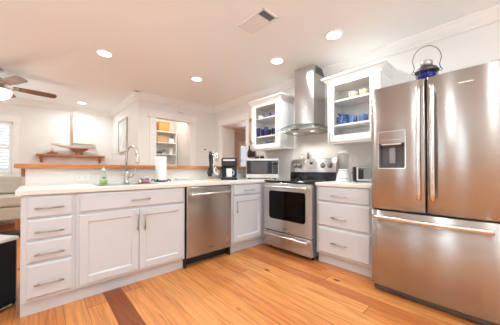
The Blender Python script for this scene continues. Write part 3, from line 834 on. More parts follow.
# paper towel on a stand
t = thing('paper_towel_holder', 'dark wire stand with feet holding the paper towel roll by the sink', 'holder', (-1.30, .45, CZ))
m = MB(); m.lathe([(0, .004), (.075, .004), (.078, .008), (.075, .013), (0, .013)], seg=32)
m.build('base', M_dark_metal, t)
MB().tube([(0, 0, .01), (0, 0, .322)], .006, 10).build('rod', M_dark_metal, t)
for i in range(4):
    a = PI/4+i*PI/2; MB().tube([(.072*math.cos(a), .072*math.sin(a), .010), (.090*math.cos(a), .090*math.sin(a), .028), (.108*math.cos(a), .108*math.sin(a), .026), (.116*math.cos(a), .116*math.sin(a), .008)], .0075, 8).build('scroll_foot', M_dark_metal, t)
m = MB(); m.lathe([(.019, 0), (.060, 0), (.062, .004), (.062, .274), (.060, .278), (.019, .278), (.019, 0)], seg=40)
o = m.build('paper_towel_roll', M_paper); tag(o, 'white paper towel roll standing upright on its dark stand', 'paper towel'); o.location = (-1.30, .45, CZ+.021)
# butter dish
t = thing('soap_dish', 'low white lidded dish with a knob on the worktop above the dishwasher', 'dish', (-1.035, .45, CZ), .05)
MB().box(-.098, .098, -.05, .05, 0, .014, .006).build('tray', M_dish, t)
MB().box(-.082, .082, -.038, .038, .0145, .050, .012, 3).build('lid', M_dish, t)
MB().sphere((.0, 0, .057), .011, 14, 8).build('knob', M_white, t)
# utensil stand: maple board with knife block style holder
t = thing('trivet_board', 'round maple board under the chrome utensil stand beside the coffee maker', 'board', (-.578, .43, CZ))
MB().lathe([(0, 0), (.094, 0), (.098, .008), (.094, .018), (0, .018)], seg=40).build('board_disc', M_board, t)
t = thing('utensil_stand', 'chrome ring utensil stand with hanging black and steel tools left of coffee maker', 'utensil stand', (-.578, .43, CZ+.0182))
m = MB(); m.lathe([(0, 0), (.060, 0), (.062, .004), (.055, .01), (0, .012)]); m.tube([(0, 0, .01), (0, 0, .335)], .006, 10)
m.tube([(.045*math.cos(2*PI*i/20), .045*math.sin(2*PI*i/20), .335) for i in range(21)], .0035, 8, False); m.tube([(-.045, 0, .335), (.045, 0, .335)], .0035, 8)
m.build('stand', M_chrome, t)
m = MB(); P = []
for (x, z, hw) in ((-.060, .375, .020), (-.066, .30, .024), (-.062, .22, .018), (-.060, .17, .016), (-.070, .13, .036), (-.072, .08, .040), (-.066, .035, .030)):
    P.append([(x-hw, -.020, z), (x-hw*.6, -.032, z), (x+hw*.6, -.032, z), (x+hw, -.020, z), (x+hw*.6, -.010, z), (x-hw*.6, -.010, z)])
m.grid(P, True, True); vs = list(m.bm.verts); m.bm.faces.new(vs[:6]); m.bm.faces.new(vs[-6:]); m.build('spatula', M_black, t, 'broad black spatula')
m = MB(); m.tube([(.045, -.02, .375), (.050, -.026, .30), (.040, -.034, .15)], .009, 10, radii=[.018, .017, .006]); m.sphere((.036, -.040, .095), .055, 18, 10, (.9, .5, 1.0)); m.build('ladle', M_chrome, t, 'steel ladle')
m = MB(); m.tube([(-.005, -.052, .36), (-.004, -.054, .28), (0, -.054, .18)], .012, 10, radii=[.016, .014, .006]); m.sphere((0, -.056, .12), .040, 16, 10, (.9, .4, 1.3)); m.build('slotted_spoon', M_chrome, t, 'steel serving spoon')
m = MB(); m.tube([(.02, .048, .36), (.018, .05, .28), (.012, .052, .16)], .012, 10, radii=[.015, .013, .006]); m.sphere((.01, .054, .11), .036, 16, 10, (.9, .4, 1.3)); m.build('cooking_spoon', M_black, t, 'black cooking spoon')
# coffee maker
t = thing('coffee_maker', 'black single-serve coffee maker with silver band beside the microwave', 'coffee maker', (-.33, .39, CZ), R(-38))
m = MB(); m.box(-.115, .115, -.12, .13, 0, .035, .012); m.build('drip_base', M_black, t)
m = MB(); m.box(-.110, .110, .02, .13, .034, .30, .02, 3); m.build('tower', M_black, t)
m = MB(); m.box(-.110, .110, -.115, .035, .195, .315, .022, 3); hd = m.build('brew_head', M_black, t)
m = MB(); m.box(-.085, .085, -.121, -.112, .268, .292, .003); m.box(-.118, -.109, -.09, .12, .21, .30, .003); m.build('silver_band', M_handle, hd, 'bright silver band')
MB().box(-.060, .060, -.110, -.03, .0355, .042, .003).build('drip_tray', M_chrome, t)
c = Vector((-.33, .39, 0)) + Matrix.Rotation(R(-38), 3, 'Z') @ Vector((0, -.068, 0))
t = thing('mug', 'white mug standing on the coffee maker drip tray', 'mug', (c.x, c.y, CZ+.0425), R(-38))
MB().lathe([(0, 0), (.038, 0), (.042, .006), (.044, .118), (.041, .118), (.038, .01), (0, .01)], seg=30).build('cup', M_white, t)
MB().tube([(.042, 0, .095), (.065, 0, .090), (.070, 0, .060), (.062, 0, .034), (.041, 0, .028)], .005, 8).build('handle', M_white, t)

# ------------------------------------------------------------------ right worktop
t = thing('blender', 'blender with clear glass jar and pale base right of the range', 'blender', (.36, -.985, CZ), R(-60))
MB().lathe([(0, 0), (.085, 0), (.088, .01), (.078, .06), (.060, .115), (.055, .125), (0, .125)], seg=28).build('base', M_wplas, t)
m = MB()
for i in range(4): m.box(-.042+.024*i, -.028+.024*i, -.084, -.070, .035, .046, .002)
m.build('buttons', M_dgrey, t)
MB().lathe([(.0, .127), (.050, .127), (.052, .14), (.066, .32), (.068, .345), (.065, .345), (.049, .145), (0, .14)], seg=28).build('jar', G_jar, t)
MB().lathe([(.052, .126), (.055, .126), (.055, .150), (.052, .150), (.052, .126)]).build('collar', M_wplas, t)
MB().tube([(.066, 0, .32), (.10, 0, .31), (.105, 0, .24), (.062, 0, .19)], .008, 8).build('jar_handle', G_jar, t)
MB().lathe([(0, .346), (.068, .346), (.068, .358), (.03, .362), (.028, .380), (0, .382)]).build('lid', M_wplas, t)
# toaster
t = thing('toaster', 'chrome toaster with black ends on the worktop against the refrigerator', 'toaster', (.43, -1.205, CZ), R(-62))
m = MB(); m.box(-.10, .10, -.075, .075, .012, .185, .022, 4); sh = m.build('shell', M_chrome, t)
m = MB(); m.box(-.125, -.099, -.078, .078, .008, .178, .010, 3); m.build('end_panel', M_black, t)
m = MB(); m.box(.099, .125, -.078, .078, .008, .178, .010, 3); m.build('end_panel', M_black, t)
m = MB(); m.box(-.075, -.020, -.0785, -.072, .035, .150, .004); m.build('front_plate', M_black, t, 'black control plate')
m = MB(); m.box(-.07, .07, -.040, -.015, .1835, .1865); m.box(-.07, .07, .015, .040, .1835, .1865); m.build('slots', M_blackm, t)
MB().box(-.14, -.124, -.012, .012, .10, .115, .003).build('lever', M_black, t)
for x in (-.09, .09):
    MB().box(x-.012, x+.012, -.06, .06, 0, .012, .002).build('foot', M_black, t)
# pepper mill half behind the fridge
t = thing('pepper_mill', 'dark pepper mill standing beside the refrigerator edge behind the toaster', 'pepper mill', (.48, -1.425, CZ))
MB().lathe([(0, 0), (.028, 0), (.028, .02), (.018, .06), (.024, .12), (.017, .15), (0, .15)]).build('mill_body', M_black, t)
MB().lathe([(0, .151), (.016, .151), (.026, .175), (.020, .20), (.006, .205), (.008, .215), (0, .22)]).build('mill_head', M_black, t)
# shakers on the backguard
for y, h, mt, lab in ((-.245, .075, M_wplas, 'small clear and white shaker on top of the range backguard'), (-.345, .105, M_nickel, 'taller brown-grey shaker on top of the range backguard')):
    t = thing('shaker', lab, 'shaker', (.575, y, 1.2185), 0)
    MB().lathe([(0, 0), (.017, 0), (.019, .01), (.017, h*.72), (0, h*.72)]).build('shaker_body', mt if mt is M_wplas else M_shaker, t)
    MB().lathe([(0, h*.72+.0005), (.018, h*.72+.0005), (.018, h*.88), (.010, h), (0, h)]).build('cap', M_chrome, t)

# ------------------------------------------------------------------ crockery in the cabinets
def mug_proto(lab, mt, mt2, r=.046, h=.085, group=None):
    t = thing('mug', lab, 'mug', (0, 0, 0), 0, group)
    m = MB(); m.lathe([(0, 0), (r*.85, 0), (r, .008), (r, h*.62)], seg=26); m.slot(1); m.lathe([(r, h*.62), (r*1.02, h), (r*.94, h), (r*.88, .01), (0, .008)], seg=26)
    m.build('cup', [mt, mt2], t)
    MB().tube([(r*.97, 0, h*.82), (r*1.5, 0, h*.80), (r*1.65, 0, h*.5), (r*1.4, 0, h*.22), (r*.97, 0, h*.2)], .0055, 8).build('handle', mt2, t)
    return t
S1 = 1.385+.225; S2 = 1.385+.525; S0 = 1.385+.018
a = mug_proto('tan mug with white rim on the top shelf, nearer the hood', M_tan, M_white, .050, .085, 'tan mugs on the top shelf'); a.location = (.42, -1.095, S2+.0005); a.rotation_euler.z = R(160)
b = copy_tree(a); b['label'] = 'tan mug with white rim on the top shelf, nearer the refrigerator'; b.location = (.42, -1.215, S2+.0005); b.rotation_euler.z = R(160)
a = mug_proto('blue speckled mug on the middle shelf, directly right of the bowls', M_blue, M_blue, .047, .088, 'blue mugs on the middle shelf'); a.location = (.41, -1.082, S1+.0005); a.rotation_euler.z = R(-135)
for i, (y, lab) in enumerate(((-1.200, 'blue speckled mug on the middle shelf with its handle towards the refrigerator'), (-1.33, 'blue mug on the middle shelf, mostly hidden behind the refrigerator edge'))):
    b = copy_tree(a); b['label'] = lab; b.location = (.41, y, S1+.0005); b.rotation_euler.z = R(-135)
for i in range(4):
    m = MB(); m.lathe([(0, 0), (.030, 0), (.034, .004), (.066, .030), (.072, .046), (.068, .046), (.060, .030), (.03, .009), (0, .008)], seg=32)
    o = m.build('bowl', M_blue)
    tag(o, ['blue glazed bowl at the bottom of the stack beside the blue mugs', 'blue glazed bowl second from the bottom of the stack', 'blue glazed bowl second from the top of the stack', 'blue glazed bowl tilted on top of the stack'][i], 'bowl', 'blue bowls stacked on the middle shelf')
    o.location = (.41, -.955, S1+.0005+.0245*i+(.020 if i == 3 else 0))
    if i == 3: o.rotation_euler = (R(16), R(-6), 0)
for i in range(3):
    m = MB(); m.lathe([(0, 0), (.06, 0), (.065, .003), (.125, .016), (.127, .019), (.06, .007), (0, .006)], seg=40)
    o = m.build('plate', M_white if i != 1 else M_greyb)
    tag(o, ['white plate at the bottom of the stack on the cabinet floor', 'grey plate in the middle of the stack on the cabinet floor', 'white plate on top of the stack on the cabinet floor'][i], 'plate', 'plates on the cabinet floor')
    o.location = (.44, -1.00, S0+.0005+.0085*i)
m = MB(); m.lathe([(0, 0), (.04, 0), (.11, .03), (.135, .045), (.130, .047), (.10, .032), (.04, .008), (0, .007)], seg=40)
o = m.build('serving_bowl', M_white); tag(o, 'wide shallow white bowl on the cabinet floor near the refrigerator', 'bowl'); o.location = (.455, -1.265, S0+.0005)
# left cabinet
m = MB(); m.lathe([(0, 0), (.035, 0), (.055, .02), (.068, .060), (.064, .060), (.05, .022), (0, .010)], seg=32)
o = m.build('bowl', M_white); tag(o, 'white bowl on the top shelf of the cabinet left of the hood', 'bowl'); o.location = (.42, .48, S2+.0005)
for i in range(3):
    m = MB(); m.lathe([(0, 0), (.035, 0), (.062, .018), (.072, .052), (.068, .052), (.056, .018), (0, .008)], seg=32)
    o = m.build('bowl', M_greyb)
    tag(o, ['slate grey bowl beside the white bowl, lower of two stacked', 'slate grey bowl stacked inside the lower grey bowl', 'slate grey bowl on its own at the right end of the top shelf'][i], 'bowl', 'slate bowls on the top shelf')
    o.location = (.43, .325 if i < 2 else .165, S2+.0005+(.022 if i == 1 else 0))
GL = []
def tumbler(label, mt, r, h, loc, grp):
    m = MB(); m.lathe([(0, 0), (r*.82, 0), (r, h), (r*.93, h), (r*.76, .008), (0, .008)], seg=22)
    o = m.build('tumbler', mt); tag(o, label, 'glass', grp); o.location = loc; return o
g = 'blue glasses on the middle shelf'
names5 = ['blue glass at the left end of the middle shelf', 'blue glass second from the left on the middle shelf', 'blue glass in the middle of the middle shelf', 'short blue glass second from the right on the middle shelf', 'short blue glass at the right end of the middle shelf']
for i, (y, x, h) in enumerate(((.505, .38, .15), (.425, .40, .13), (.345, .40, .15), (.265, .39, .10), (.185, .40, .11))):
    tumbler(names5[i], [G_blue, M_blue2][i in (0, 2)], .034, h, (x, y, S1+.0005), g)
for i, y in enumerate((.48, .40, .32)):
    tumbler(['clear glass at the back left of the middle shelf', 'clear glass at the back middle of the middle shelf', 'clear glass at the back right of the middle shelf'][i], G_clear, .033, .15, (.50, y, S1+.0005), 'clear glasses behind the blue ones')
tumbler('dark blue glass on the cabinet floor, the left of the blue pair', M_blue2, .036, .11, (.40, .300, S0+.0005), 'blue glasses on the cabinet floor')
tumbler('dark blue glass on the cabinet floor, the right of the blue pair', G_blue, .036, .11, (.40, .215, S0+.0005), 'blue glasses on the cabinet floor')
tumbler('clear glass on the cabinet floor at the far left', G_clear, .034, .10, (.40, .49, S0+.0005), 'clear glasses on the cabinet floor')
tumbler('clear glass on the cabinet floor beside the dark blue one', G_clear, .034, .10, (.40, .405, S0+.0005), 'clear glasses on the cabinet floor')

# ------------------------------------------------------------------ lantern on the refrigerator
LZ = 1.7655
t = thing('lantern', 'small tin lantern with cobalt blue glass and wire bail on the refrigerator', 'lantern', (-.085, -1.882, H+.0005), .3)
MB().lathe([(0, 0), (.062, 0), (.066, .004), (.064, .012), (.055, .014), (0, .014)], seg=28).build('base', M_dark_metal, t)
MB().lathe([(0, .0145), (.054, .0145), (.062, .030), (.062, .052), (.054, .068), (0, .069)], seg=28).build('globe', M_cobalt, t, 'cobalt blue glass globe')
m = MB(); m.lathe([(.0, .069), (.078, .069), (.080, .078), (.066, .100), (.046, .112), (0, .114)], seg=28); m.build('roof', M_dark_metal, t)
MB().lathe([(0, .1145), (.040, .1145), (.040, .152), (.034, .160), (0, .160)], seg=24).build('chimney', M_pewter, t)
m = MB()
for k in range(8):
    a = 2*PI*k/8; m.tube([(.066*math.cos(a), .066*math.sin(a), .008), (.072*math.cos(a), .072*math.sin(a), .071)], .0025, 6)
m.tube([(.069*math.cos(2*PI*i/24), .069*math.sin(2*PI*i/24), .040) for i in range(25)], .0022, 6, False)
m.build('cage', M_dark_metal, t)
for s_ in (-1, 1):
    MB().tube([(0, s_*.086+.011*math.cos(2*PI*i/14), .078+.011*math.sin(2*PI*i/14)) for i in range(15)], .0025, 6, False).build('eyelet', M_dark_metal, t)
pts = [(0, .088, .088), (0, .080, .120)]
for i in range(29):
    a = PI*i/28; pts.append((0, math.cos(a)*.092, .170+.112*math.sin(a)))
pts += [(0, -.080, .120), (0, -.088, .088)]
MB().tube(pts, .0028, 6).build('bail', M_dark_metal, t)

# ------------------------------------------------------------------ ceiling lights, vent, fan
dl_names = {(-1.79, .976): 'recessed ceiling light nearest the ceiling fan, high above the sink', (-1.72, 3.70): 'recessed ceiling light over the sailboat shelf in the far room',
            (-.562, .918): 'recessed ceiling light in front of the pantry opening', (-.09, -.316): 'recessed ceiling light just left of the hood chimney top', (-.086, -1.101): 'recessed ceiling light right of the hood, nearest the refrigerator'}
for (x, y), lab in dl_names.items():
    t = thing('ceiling_light', lab, 'ceiling light', (x, y, CEIL), 0, 'recessed ceiling lights')
    MB().lathe([(.075, 0), (.098, 0), (.096, -.006), (.080, -.009), (.075, -.004), (.075, 0)], seg=36).build('trim_ring', M_wplas, t)
    MB().lathe([(0, -.003), (.075, -.003), (.074, -.006), (0, -.008)], seg=36).build('lamp', M_lamp, t)
    d = bpy.data.lights.new('ceiling_light_beam', 'AREA'); d.shape = 'DISK'; d.size = .14; d.energy = 19.0; d.color = (.84, .96, 1.0); d.spread = R(165)
    l = bpy.data.objects.new('ceiling_light_beam', d); COL.objects.link(l); l.location = (0, 0, -.012); l.parent = t
# extra cans out of view, invented to supply more light
for (x, y) in ((-1.9, -.35), (-1.9, -1.7), (-.9, -2.4), (-2.8, -3.4), (-3.9, -1.7)):
    t = thing('ceiling_light', 'added ceiling light over the open floor, out of view', 'ceiling light', (x, y, CEIL), 0, 'added ceiling lights out of view')
    MB().lathe([(.075, 0), (.098, 0), (.096, -.006), (.080, -.009), (.075, -.004), (.075, 0)], seg=24).build('trim_ring', M_wplas, t)
    MB().lathe([(0, -.003), (.075, -.003), (.074, -.006), (0, -.008)], seg=24).build('lamp', M_lamp, t)
    d = bpy.data.lights.new('ceiling_light_beam', 'AREA'); d.shape = 'DISK'; d.size = .14; d.energy = 12.5; d.color = (.84, .96, 1.0)
    l = bpy.data.objects.new('ceiling_light_beam', d); COL.objects.link(l); l.location = (0, 0, -.012); l.parent = t
t = thing('added_pantry_light', 'small ceiling light added to brighten the pantry', 'ceiling light', (-.35, 2.62, CEIL))  # guessed lamp, added because the pantry came out too dark
MB().lathe([(0, 0), (.09, 0), (.09, -.012), (.07, -.03), (0, -.036)], seg=28).build('lamp', M_globe, t)
d = bpy.data.lights.new('added_pantry_beam', 'AREA'); d.shape = 'DISK'; d.size = .14; d.energy = 9.0; d.color = (1.0, .97, .90)
l = bpy.data.objects.new('added_pantry_beam', d); COL.objects.link(l); l.location = (0, 0, -.04); l.parent = t
t = thing('ceiling_vent', 'white rectangular ceiling air register with slats, above the room centre', 'air vent', (-.83, -.715, CEIL))
m = MB(); hx, hy = .10, .175
m.box(-hx, hx, -hy, -hy+.02, -.008, 0, .002); m.box(-hx, hx, hy-.02, hy, -.008, 0, .002); m.box(-hx, -hx+.02, -hy, hy, -.008, 0, .002); m.box(hx-.02, hx, -hy, hy, -.008, 0, .002)
m.box(-hx, hx, -.082, -.074, -.007, 0, .001); m.build('frame', M_wplas, t)
MB().box(-hx+.015, hx-.015, -hy+.015, hy-.015, -.0008, -.0002).build('duct', M_dgrey, t, 'dark duct opening')
m = MB()
for i in range(16):
    y = -.062+.0142*i; m.box(-hx+.02, hx-.02, y-.008, y+.008, -.0055, -.0045, rot=(Matrix.Rotation(R(-24), 3, 'X'), (0, y, -.005)))
for i in range(4):
    y = -.146+.0165*i; m.box(-hx+.02, hx-.02, y-.006, y+.006, -.0055, -.0045, rot=(Matrix.Rotation(R(42), 3, 'X'), (0, y, -.005)))
m.build('slats', M_wplas, t)
# ceiling fan
t = thing('ceiling_fan', 'ceiling fan with dark wooden blades and a glowing glass bowl light', 'ceiling fan', (-2.83, 2.50, 0))
m = MB(); m.lathe([(0, CEIL), (.07, CEIL), (.07, CEIL-.02), (.045, CEIL-.05), (.014, CEIL-.055), (.014, 2.36), (0, 2.36)]); m.build('downrod', M_nickel, t)
MB().lathe([(0, 2.365), (.05, 2.362), (.10, 2.34), (.115, 2.30), (.115, 2.25), (.095, 2.225), (0, 2.222)], seg=32).build('motor', M_nickel, t)
MB().lathe([(0, 2.221), (.06, 2.221), (.065, 2.205), (.145, 2.20), (.145, 2.192), (0, 2.192)], seg=32).build('light_fitter', M_nickel, t)
MB().lathe([(.150, 2.191), (.165, 2.175), (.160, 2.13), (.13, 2.085), (.07, 2.055), (0, 2.05)], seg=32).build('glass_bowl', M_globe, t, 'glowing white glass bowl')
for k in range(5):
    a = R(8.6-72*k); Mz = Matrix.Rotation(a, 3, 'Z') @ Matrix.Rotation(R(-14), 3, 'X')
    m = MB(); P = []
    r0, r1 = .17, .62
    out = []
    for i in range(13):
        s_ = i/12; x = r0+(r1-r0)*s_; hw = .050+.020*min(1, s_*2.0)
        
        out.append((x, hw))
    for q_ in (.25, .5, .7, .85, .95, 1.0): out.append((r1+.045*math.sin(PI/2*q_), .070*max(.22, math.cos(PI/2*q_))))
    up = [[(x, -hw, .003) for x, hw in out], [(x, hw, .003) for x, hw in out]]
    dn = [[(x, -hw, -.003) for x, hw in out], [(x, hw, -.003) for x, hw in out]]
    ring = [Vector((x, -hw, 0)) for x, hw in out]+[Vector((x, hw, 0)) for x, hw in out[::-1]]
    m.prism([(v.x, v.y) for v in ring], 'z', -.003, .003)
    for v in m.bm.verts: v.co = Mz @ v.co + Vector((0, 0, 2.245))
    bl = m.build('blade', M_bladew, t)
    m = MB()
    m.box(.09, .23, -.022, .022, -.009, -.003, .002); m.box(.19, .23, -.045, .045, -.009, -.003, .002)
    for v in m.bm.verts: v.co = Mz @ v.co + Vector((0, 0, 2.245))
    m.build('blade_iron', M_nickel, bl)
fl = bpy.data.lights.new('fan_lamp', 'POINT'); fl.energy = 12; fl.color = (1.0, .90, .78); fl.shadow_soft_size = .1
l = bpy.data.objects.new('fan_lamp', fl); COL.objects.link(l); l.location = (0, 0, 1.97); l.parent = t

# ------------------------------------------------------------------ small wall things
t = thing('thermostat', 'small white thermostat with dark screen on the back wall', 'thermostat', (.375, 2.219, 1.50))
MB().box(-.055, .055, -.022, 0, -.035, .045, .006).build('case', M_wplas, t); MB().box(-.030, .022, -.0235, -.021, .0, .028, .001).build('screen', M_dgrey, t)
t = thing('door_chime', 'small white box mounted on the wall above the pantry opening', 'alarm', (-.212, 2.219, 2.262))
MB().box(-.055, .055, -.035, 0, -.035, .045, .008).build('case', M_wplas, t); MB().box(-.03, .03, -.0365, -.034, -.02, -.012, .001).build('grille', M_mgrey, t)
t = thing('wall_outlet', 'white double outlet plate on the low wall above the drawer cabinet', 'outlet', (-2.04, .6245, .978))
MB().box(-.058, .058, -.006, 0, -.036, .036, .003).build('plate', M_wplas, t)
for x in (-.026, .026):
    m = MB(); m.box(x-.014, x+.014, -.0075, -.005, -.022, .022, .002); m.slot(1)
    m.box(x-.006, x-.003, -.0085, -.007, .0, .008); m.box(x+.003, x+.006, -.0085, -.007, .0, .008); m.build('socket', [M_wplas, M_dgrey], t)
# brass rod with two brackets beside the glass cabinet, and the dark object hanging under it
t = thing('brass_rod', 'thin upright brass rod on two brackets between doorway and glass cabinet', 'rod', (EAST, .945, 1.58))
MB().tube([(-.035, 0, -.01), (-.035, 0, .445)], .008, 10).build('rod', M_brass, t)
for z in (.0, .43):
    m = MB(); m.box(-.006, 0, -.022, .022, z-.03, z+.03, .002); m.tube([(-.003, 0, z), (-.04, 0, z)], .007, 10); m.sphere((-.037, 0, z), .016, 14, 8); m.build('bracket', M_brass, t)
t = thing('hanging_bottle_pair', 'dark bottle-shaped pair hanging on the wall behind the microwave', 'hanging decoration', (EAST-.05, .900, 1.29))
for s in (-1, 1):
    MB().lathe([(0, 0), (.030, .004), (.042, .04), (.040, .10), (.022, .14), (.013, .18), (.014, .22), (0, .222)], (0, s*.047, 0), 20).build('bottle', M_black, t)
MB().tube([(0, -.047, .215), (0, 0, .265), (0, .047, .215)], .004, 8).build('hanger', M_dark_metal, t)
MB().box(.030, .049, -.012, .012, .255, .28, .002).tube([(0, 0, .265), (.04, 0, .267)], .004, 8).build('hook', M_dark_metal, t)
# picture on the return wall
t = thing('framed_picture', 'tall framed pale print on the white wall beside the far room', 'picture', (-1.038, 3.25, 1.79), 0)
m = MB(); hy, hz, f = .35, .36, .028
m.box(-.030, 0, -hy, -hy+f, -hz, hz, .003); m.box(-.030, 0, hy-f, hy, -hz, hz, .003); m.box(-.030, 0, -hy+f, hy-f, -hz, -hz+f, .003); m.box(-.030, 0, -hy+f, hy-f, hz-f, hz, .003)
m.build('frame', M_framew, t)
MB().box(-.012, -.004, -hy+f, hy-f, -hz+f, hz-f).build('print', M_art, t)

# ------------------------------------------------------------------ pantry shelves and baskets
t = thing('shelving_unit', 'white open shelving unit standing inside the pantry', 'shelf', (-.49, 2.86, 0))
m = MB(); m.box(0, .022, 0, .27, 0, 1.93); m.box(.478, .50, 0, .27, 0, 1.93); m.box(0, .50, .26, .27, 0, 1.93); m.build('frame', M_trim, t)
for z in (.12, .50, .88, 1.16, 1.40, 1.66, 1.91):
    MB().box(.022, .478, 0, .259, z, z+.022).build('shelf', M_trim, t)
def basket(lab, loc, sx, sy, h, mt, rim):
    t = thing('basket', lab, 'basket', loc)
    m = MB(); P = []
    for z, k in ((0, .88), (h*.5, .96), (h, 1.0), (h, .93), (.01, .82)):
        P.append([(sx*k*x, sy*k*y, z) for x, y in ((-1, -.85), (-.85, -1), (.85, -1), (1, -.85), (1, .85), (.85, 1), (-.85, 1), (-1, .85))])
    m.grid(P, True, False); vs = list(m.bm.verts); m.bm.faces.new(vs[:8]); m.bm.faces.new(vs[-8:]); m.build('woven_body', mt, t)
    MB().tube([Vector((sx*x, sy*y, h)) for x, y in ((-1, -.85), (-.85, -1), (.85, -1), (1, -.85), (1, .85), (.85, 1), (-.85, 1), (-1, .85), (-1, -.85))], rim, 8).build('rim', mt, t)
    return t
basket('large tan wicker basket on top of the pantry shelving', (-.275, 2.99, 1.9325), .125, .10, .21, M_wick, .011)
basket('low pale wicker basket on the upper pantry shelf', (-.315, 2.99, 1.6825), .125, .10, .12, M_wick2, .009)
tag(MB().box(-.07, .07, -.08, .08, 0, .10, .02, 3).build('folded_towel', M_paper), 'white folded towel beside the pale basket in the pantry', 'towel').location = (-.10, 2.99, 1.6825)
t = thing('stand_mixer', 'small dark appliance with pale top on the middle pantry shelf', 'appliance', (-.29, 2.97, 1.4225))
m = MB(); m.box(-.13, -.02, -.06, .06, 0, .05, .015, 3); m.build('dark_base', M_dgrey, t)
m = MB(); m.tube([(-.06, 0, .04), (-.02, 0, .08), (.06, 0, .09)], .028, 14); m.build('body', M_pewter, t)
tag(MB().box(-.08, .09, -.08, .08, 0, .012, .004).build('tray', M_mgrey), 'grey tray on the lower pantry shelf', 'tray').location = (-.17, 2.98, 1.1825)
t = thing('storage_jar', 'white lidded jar beside the dark appliance in the pantry', 'jar', (-.10, 2.98, 1.4225))
MB().lathe([(0, 0), (.05, 0), (.055, .01), (.055, .12), (0, .12)]).build('jar_body', M_white, t); MB().lathe([(0, .1205), (.057, .1205), (.055, .14), (0, .145)]).build('lid', M_wplas, t)

# ------------------------------------------------------------------ far shelf with the model sailboat
t = thing('wall_shelf', 'brown wooden wall shelf on two brackets in the far room', 'shelf', (-1.83, NORTH, 1.345))
MB().box(-.60, .60, -.20, 0, 0, .042, .004).build('plank', M_shelfw, t)
for x in (-.52, .52):
    m = MB(); m.box(x-.022, x+.022, -.022, -.001, -.13, -.001, .003); m.prism([(-.02, -.001), (-.16, -.001), (-.155, -.03), (-.04, -.12), (-.02, -.12)], 'x', x-.016, x+.016); m.build('bracket', M_shelfw, t)
t = thing('model_sailboat', 'model sailboat with tall mast and white sail on the wall shelf', 'model boat', (-1.80, NORTH-.11, 1.3875))
m = MB(); P = []; n = 20
for i in range(n+1):
    s_ = i/n; x = -.42+.84*s_; b = .055*math.sin(PI*min(1, (s_*.94+.03)))**.6; dp_ = .062*math.sin(PI*(s_*.92+.04))**.8; zt = .205+.022*(2*s_-1)**2-.012*s_
    P.append([(x, b*math.cos(PI*k/8), zt-dp_*math.sin(PI*k/8)) for k in range(9)])
m.grid(P, False, True); m.bm.faces.new([v for v in m.bm.verts if False] or [m.bm.verts.new(P[0][k]) for k in range(9)]); m.bm.faces.new([m.bm.verts.new(P[-1][k]) for k in range(9)][::-1])
# deck
m.grid([[(r[0][0], r[0][1], r[0][2]), (r[0][0], r[8][1], r[8][2])] for r in P], False, False)
m.build('hull', M_hull, t)
m = MB(); m.prism([(-.12, .165), (.26, .150), (.22, .105), (.14, .062), (.02, .062), (-.06, .10)], 'y', -.009, .009); kl = m.build('keel', M_keel, t)
m = MB(); m.box(.0, .16, -.05, .05, 0, .014, .003); m.box(.02, .035, -.05, .05, .012, .13, .002); m.box(.125, .14, -.05, .05, .012, .13, .002); m.build('cradle', M_keel, t)
MB().tube([(-.04, 0, .20), (-.042, 0, .975)], .010, 10, radii=[.012, .007]).build('mast', M_mast, t)
MB().tube([(-.035, 0, .262), (.40, 0, .245)], .006, 8).build('boom', M_mast, t)
m = MB(); P = []
for i in range(11):
    v = i/10; z = .27+.68*v; w_ = .42*(1-v)**.9+.004; bl = .03*(1-v)
    P.append([(-.030+w_*j/8, bl*math.sin(PI*j/8), z) for j in range(9)])
m.grid(P); 
P2 = [[(p[0], p[1]+.002, p[2]) for p in r] for r in P]; m.grid(P2); m.build('sail', M_sail, t, 'white triangular sail')
m = MB(); m.tube([(-.042, 0, .965), (.41, 0, .225)], .0015, 5); m.tube([(-.042, 0, .955), (-.41, 0, .230)], .0012, 5); m.build('rigging', M_hull, t)
MB().box(-.40, -.24, -.012, .012, .222, .230, .002).build('bowsprit', M_mast, t)
t = thing('driftwood_model', 'small brown wooden model at the left end of the wall shelf', 'ornament', (-2.18, NORTH-.10, 1.3875))
m = MB(); m.prism([(-.10, .012), (-.075, 0), (.085, 0), (.11, .045), (-.06, .035)], 'y', -.022, .022); m.build('hull', M_keel, t)
MB().tube([(0, 0, .03), (.004, 0, .15)], .004, 8).tube([(-.05, 0, .035), (.004, 0, .10)], .003, 6).box(-.03, .04, -.012, .012, .034, .06, .003).build('mast', M_keel, t)

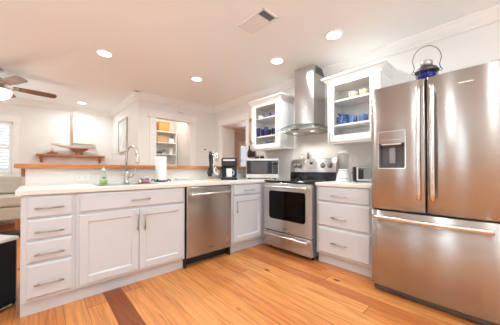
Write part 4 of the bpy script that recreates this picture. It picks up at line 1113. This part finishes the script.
# ------------------------------------------------------------------ shuttered window, sofa, bin at the left edge
a, b, c, d = NORTH_WIN
for i, (u0, u1) in enumerate(((a+.01, (a+b)/2-.004), ((a+b)/2+.004, b-.01))):
    t = thing('plantation_shutter', ['white louvred shutter panel, the left half of the far window', 'white louvred shutter panel, the right half of the far window'][i], 'shutter', ((u0+u1)/2, NORTH+.012, c+.01), 0, 'shutters in the far window')
    hw = (u1-u0)/2; Hh = d-c-.02; m = MB()
    m.box(-hw, -hw+.045, -.014, .014, 0, Hh, .003); m.box(hw-.045, hw, -.014, .014, 0, Hh, .003)
    m.box(-hw+.045, hw-.045, -.014, .014, 0, .06, .003); m.box(-hw+.045, hw-.045, -.014, .014, Hh-.06, Hh, .003)
    m.box(-hw+.045, hw-.045, -.014, .014, Hh/2-.02, Hh/2+.02, .003); m.build('frame', M_trim, t)
    m = MB()
    for z0_, z1_ in ((.06, Hh/2-.02), (Hh/2+.02, Hh-.06)):
        k = int((z1_-z0_)/.058)
        for j in range(k):
            z = z0_+(j+.5)*(z1_-z0_)/k
            m.box(-hw+.047, hw-.047, -.029, .029, z-.004, z+.004, .002, 1, rot=(Matrix.Rotation(R(-38), 3, 'X'), (0, 0, z)))
    m.build('louvres', M_trim, t)
t = thing('sofa', 'light grey-beige upholstered sofa beneath the shuttered window', 'sofa', (-3.45, 3.30, 0))
m = MB(); m.box(-.88, .88, .02, .82, .20, .42, .03, 3); m.build('base', M_linen, t)
m = MB(); m.box(-.88, .88, .60, .84, .30, .93, .05, 4); m.build('back_frame', M_linen, t)
for x0_, x1_ in ((-.70, .085), (.095, .88)):
    MB().box(x0_, x1_, 0, .62, .425, .615, .045, 4).build('seat_cushion', M_linen, t)
    MB().box(x0_, x1_, .42, .64, .62, .965, .06, 4).build('back_cushion', M_linen, t)
MB().box(-.88, -.705, .0, .84, .20, .70, .04, 4).build('armrest', M_linen, t)
for s in (-1, 1):
    for y in (.08, .76): MB().box(s*.80-.03, s*.80+.03, y-.03, y+.03, 0, .20, .004).build('leg', M_shelfw, t)
tag(MB().box(-.22, .22, -.16, .16, 0, .07, .01).build('floor_box', M_black), 'flat black box on the floor in front of the sofa', 'box').location = (-2.80, 2.95, 0)
tag(MB().box(-.20, .20, -.15, .15, 0, .05, .01).build('storage_tray', M_wplas), 'white tray on the floor left of the flat black box', 'tray').location = (-3.27, 2.95, 0)
t = thing('trash_bin', 'black pedal bin with white rim beside the left end of the cabinets', 'bin', (-2.485, .316, 0), R(39))
m = MB(); P = []
for z, k in ((.0, .96), (.02, 1), (.50, 1.0), (.505, .98)):
    P.append([(-.21+.21*k*x, .15+.15*k*y, z) for x, y in ((-1, -.9), (-.92, -1), (.92, -1), (1, -.9), (1, .9), (.92, 1), (-.92, 1), (-1, .9))])
m.grid(P, True, False); vs = list(m.bm.verts); m.bm.faces.new(vs[:8]); m.bm.faces.new(vs[-8:]); m.build('bin_body', M_blackgl, t)
MB().box(-.425, .005, -.006, .306, .506, .535, .010, 3).build('lid_rim', M_wplas, t, 'white rim')
MB().box(-.34, -.06, -.035, .0, .022, .036, .004).build('pedal', M_chrome, t, 'bright metal foot pedal')
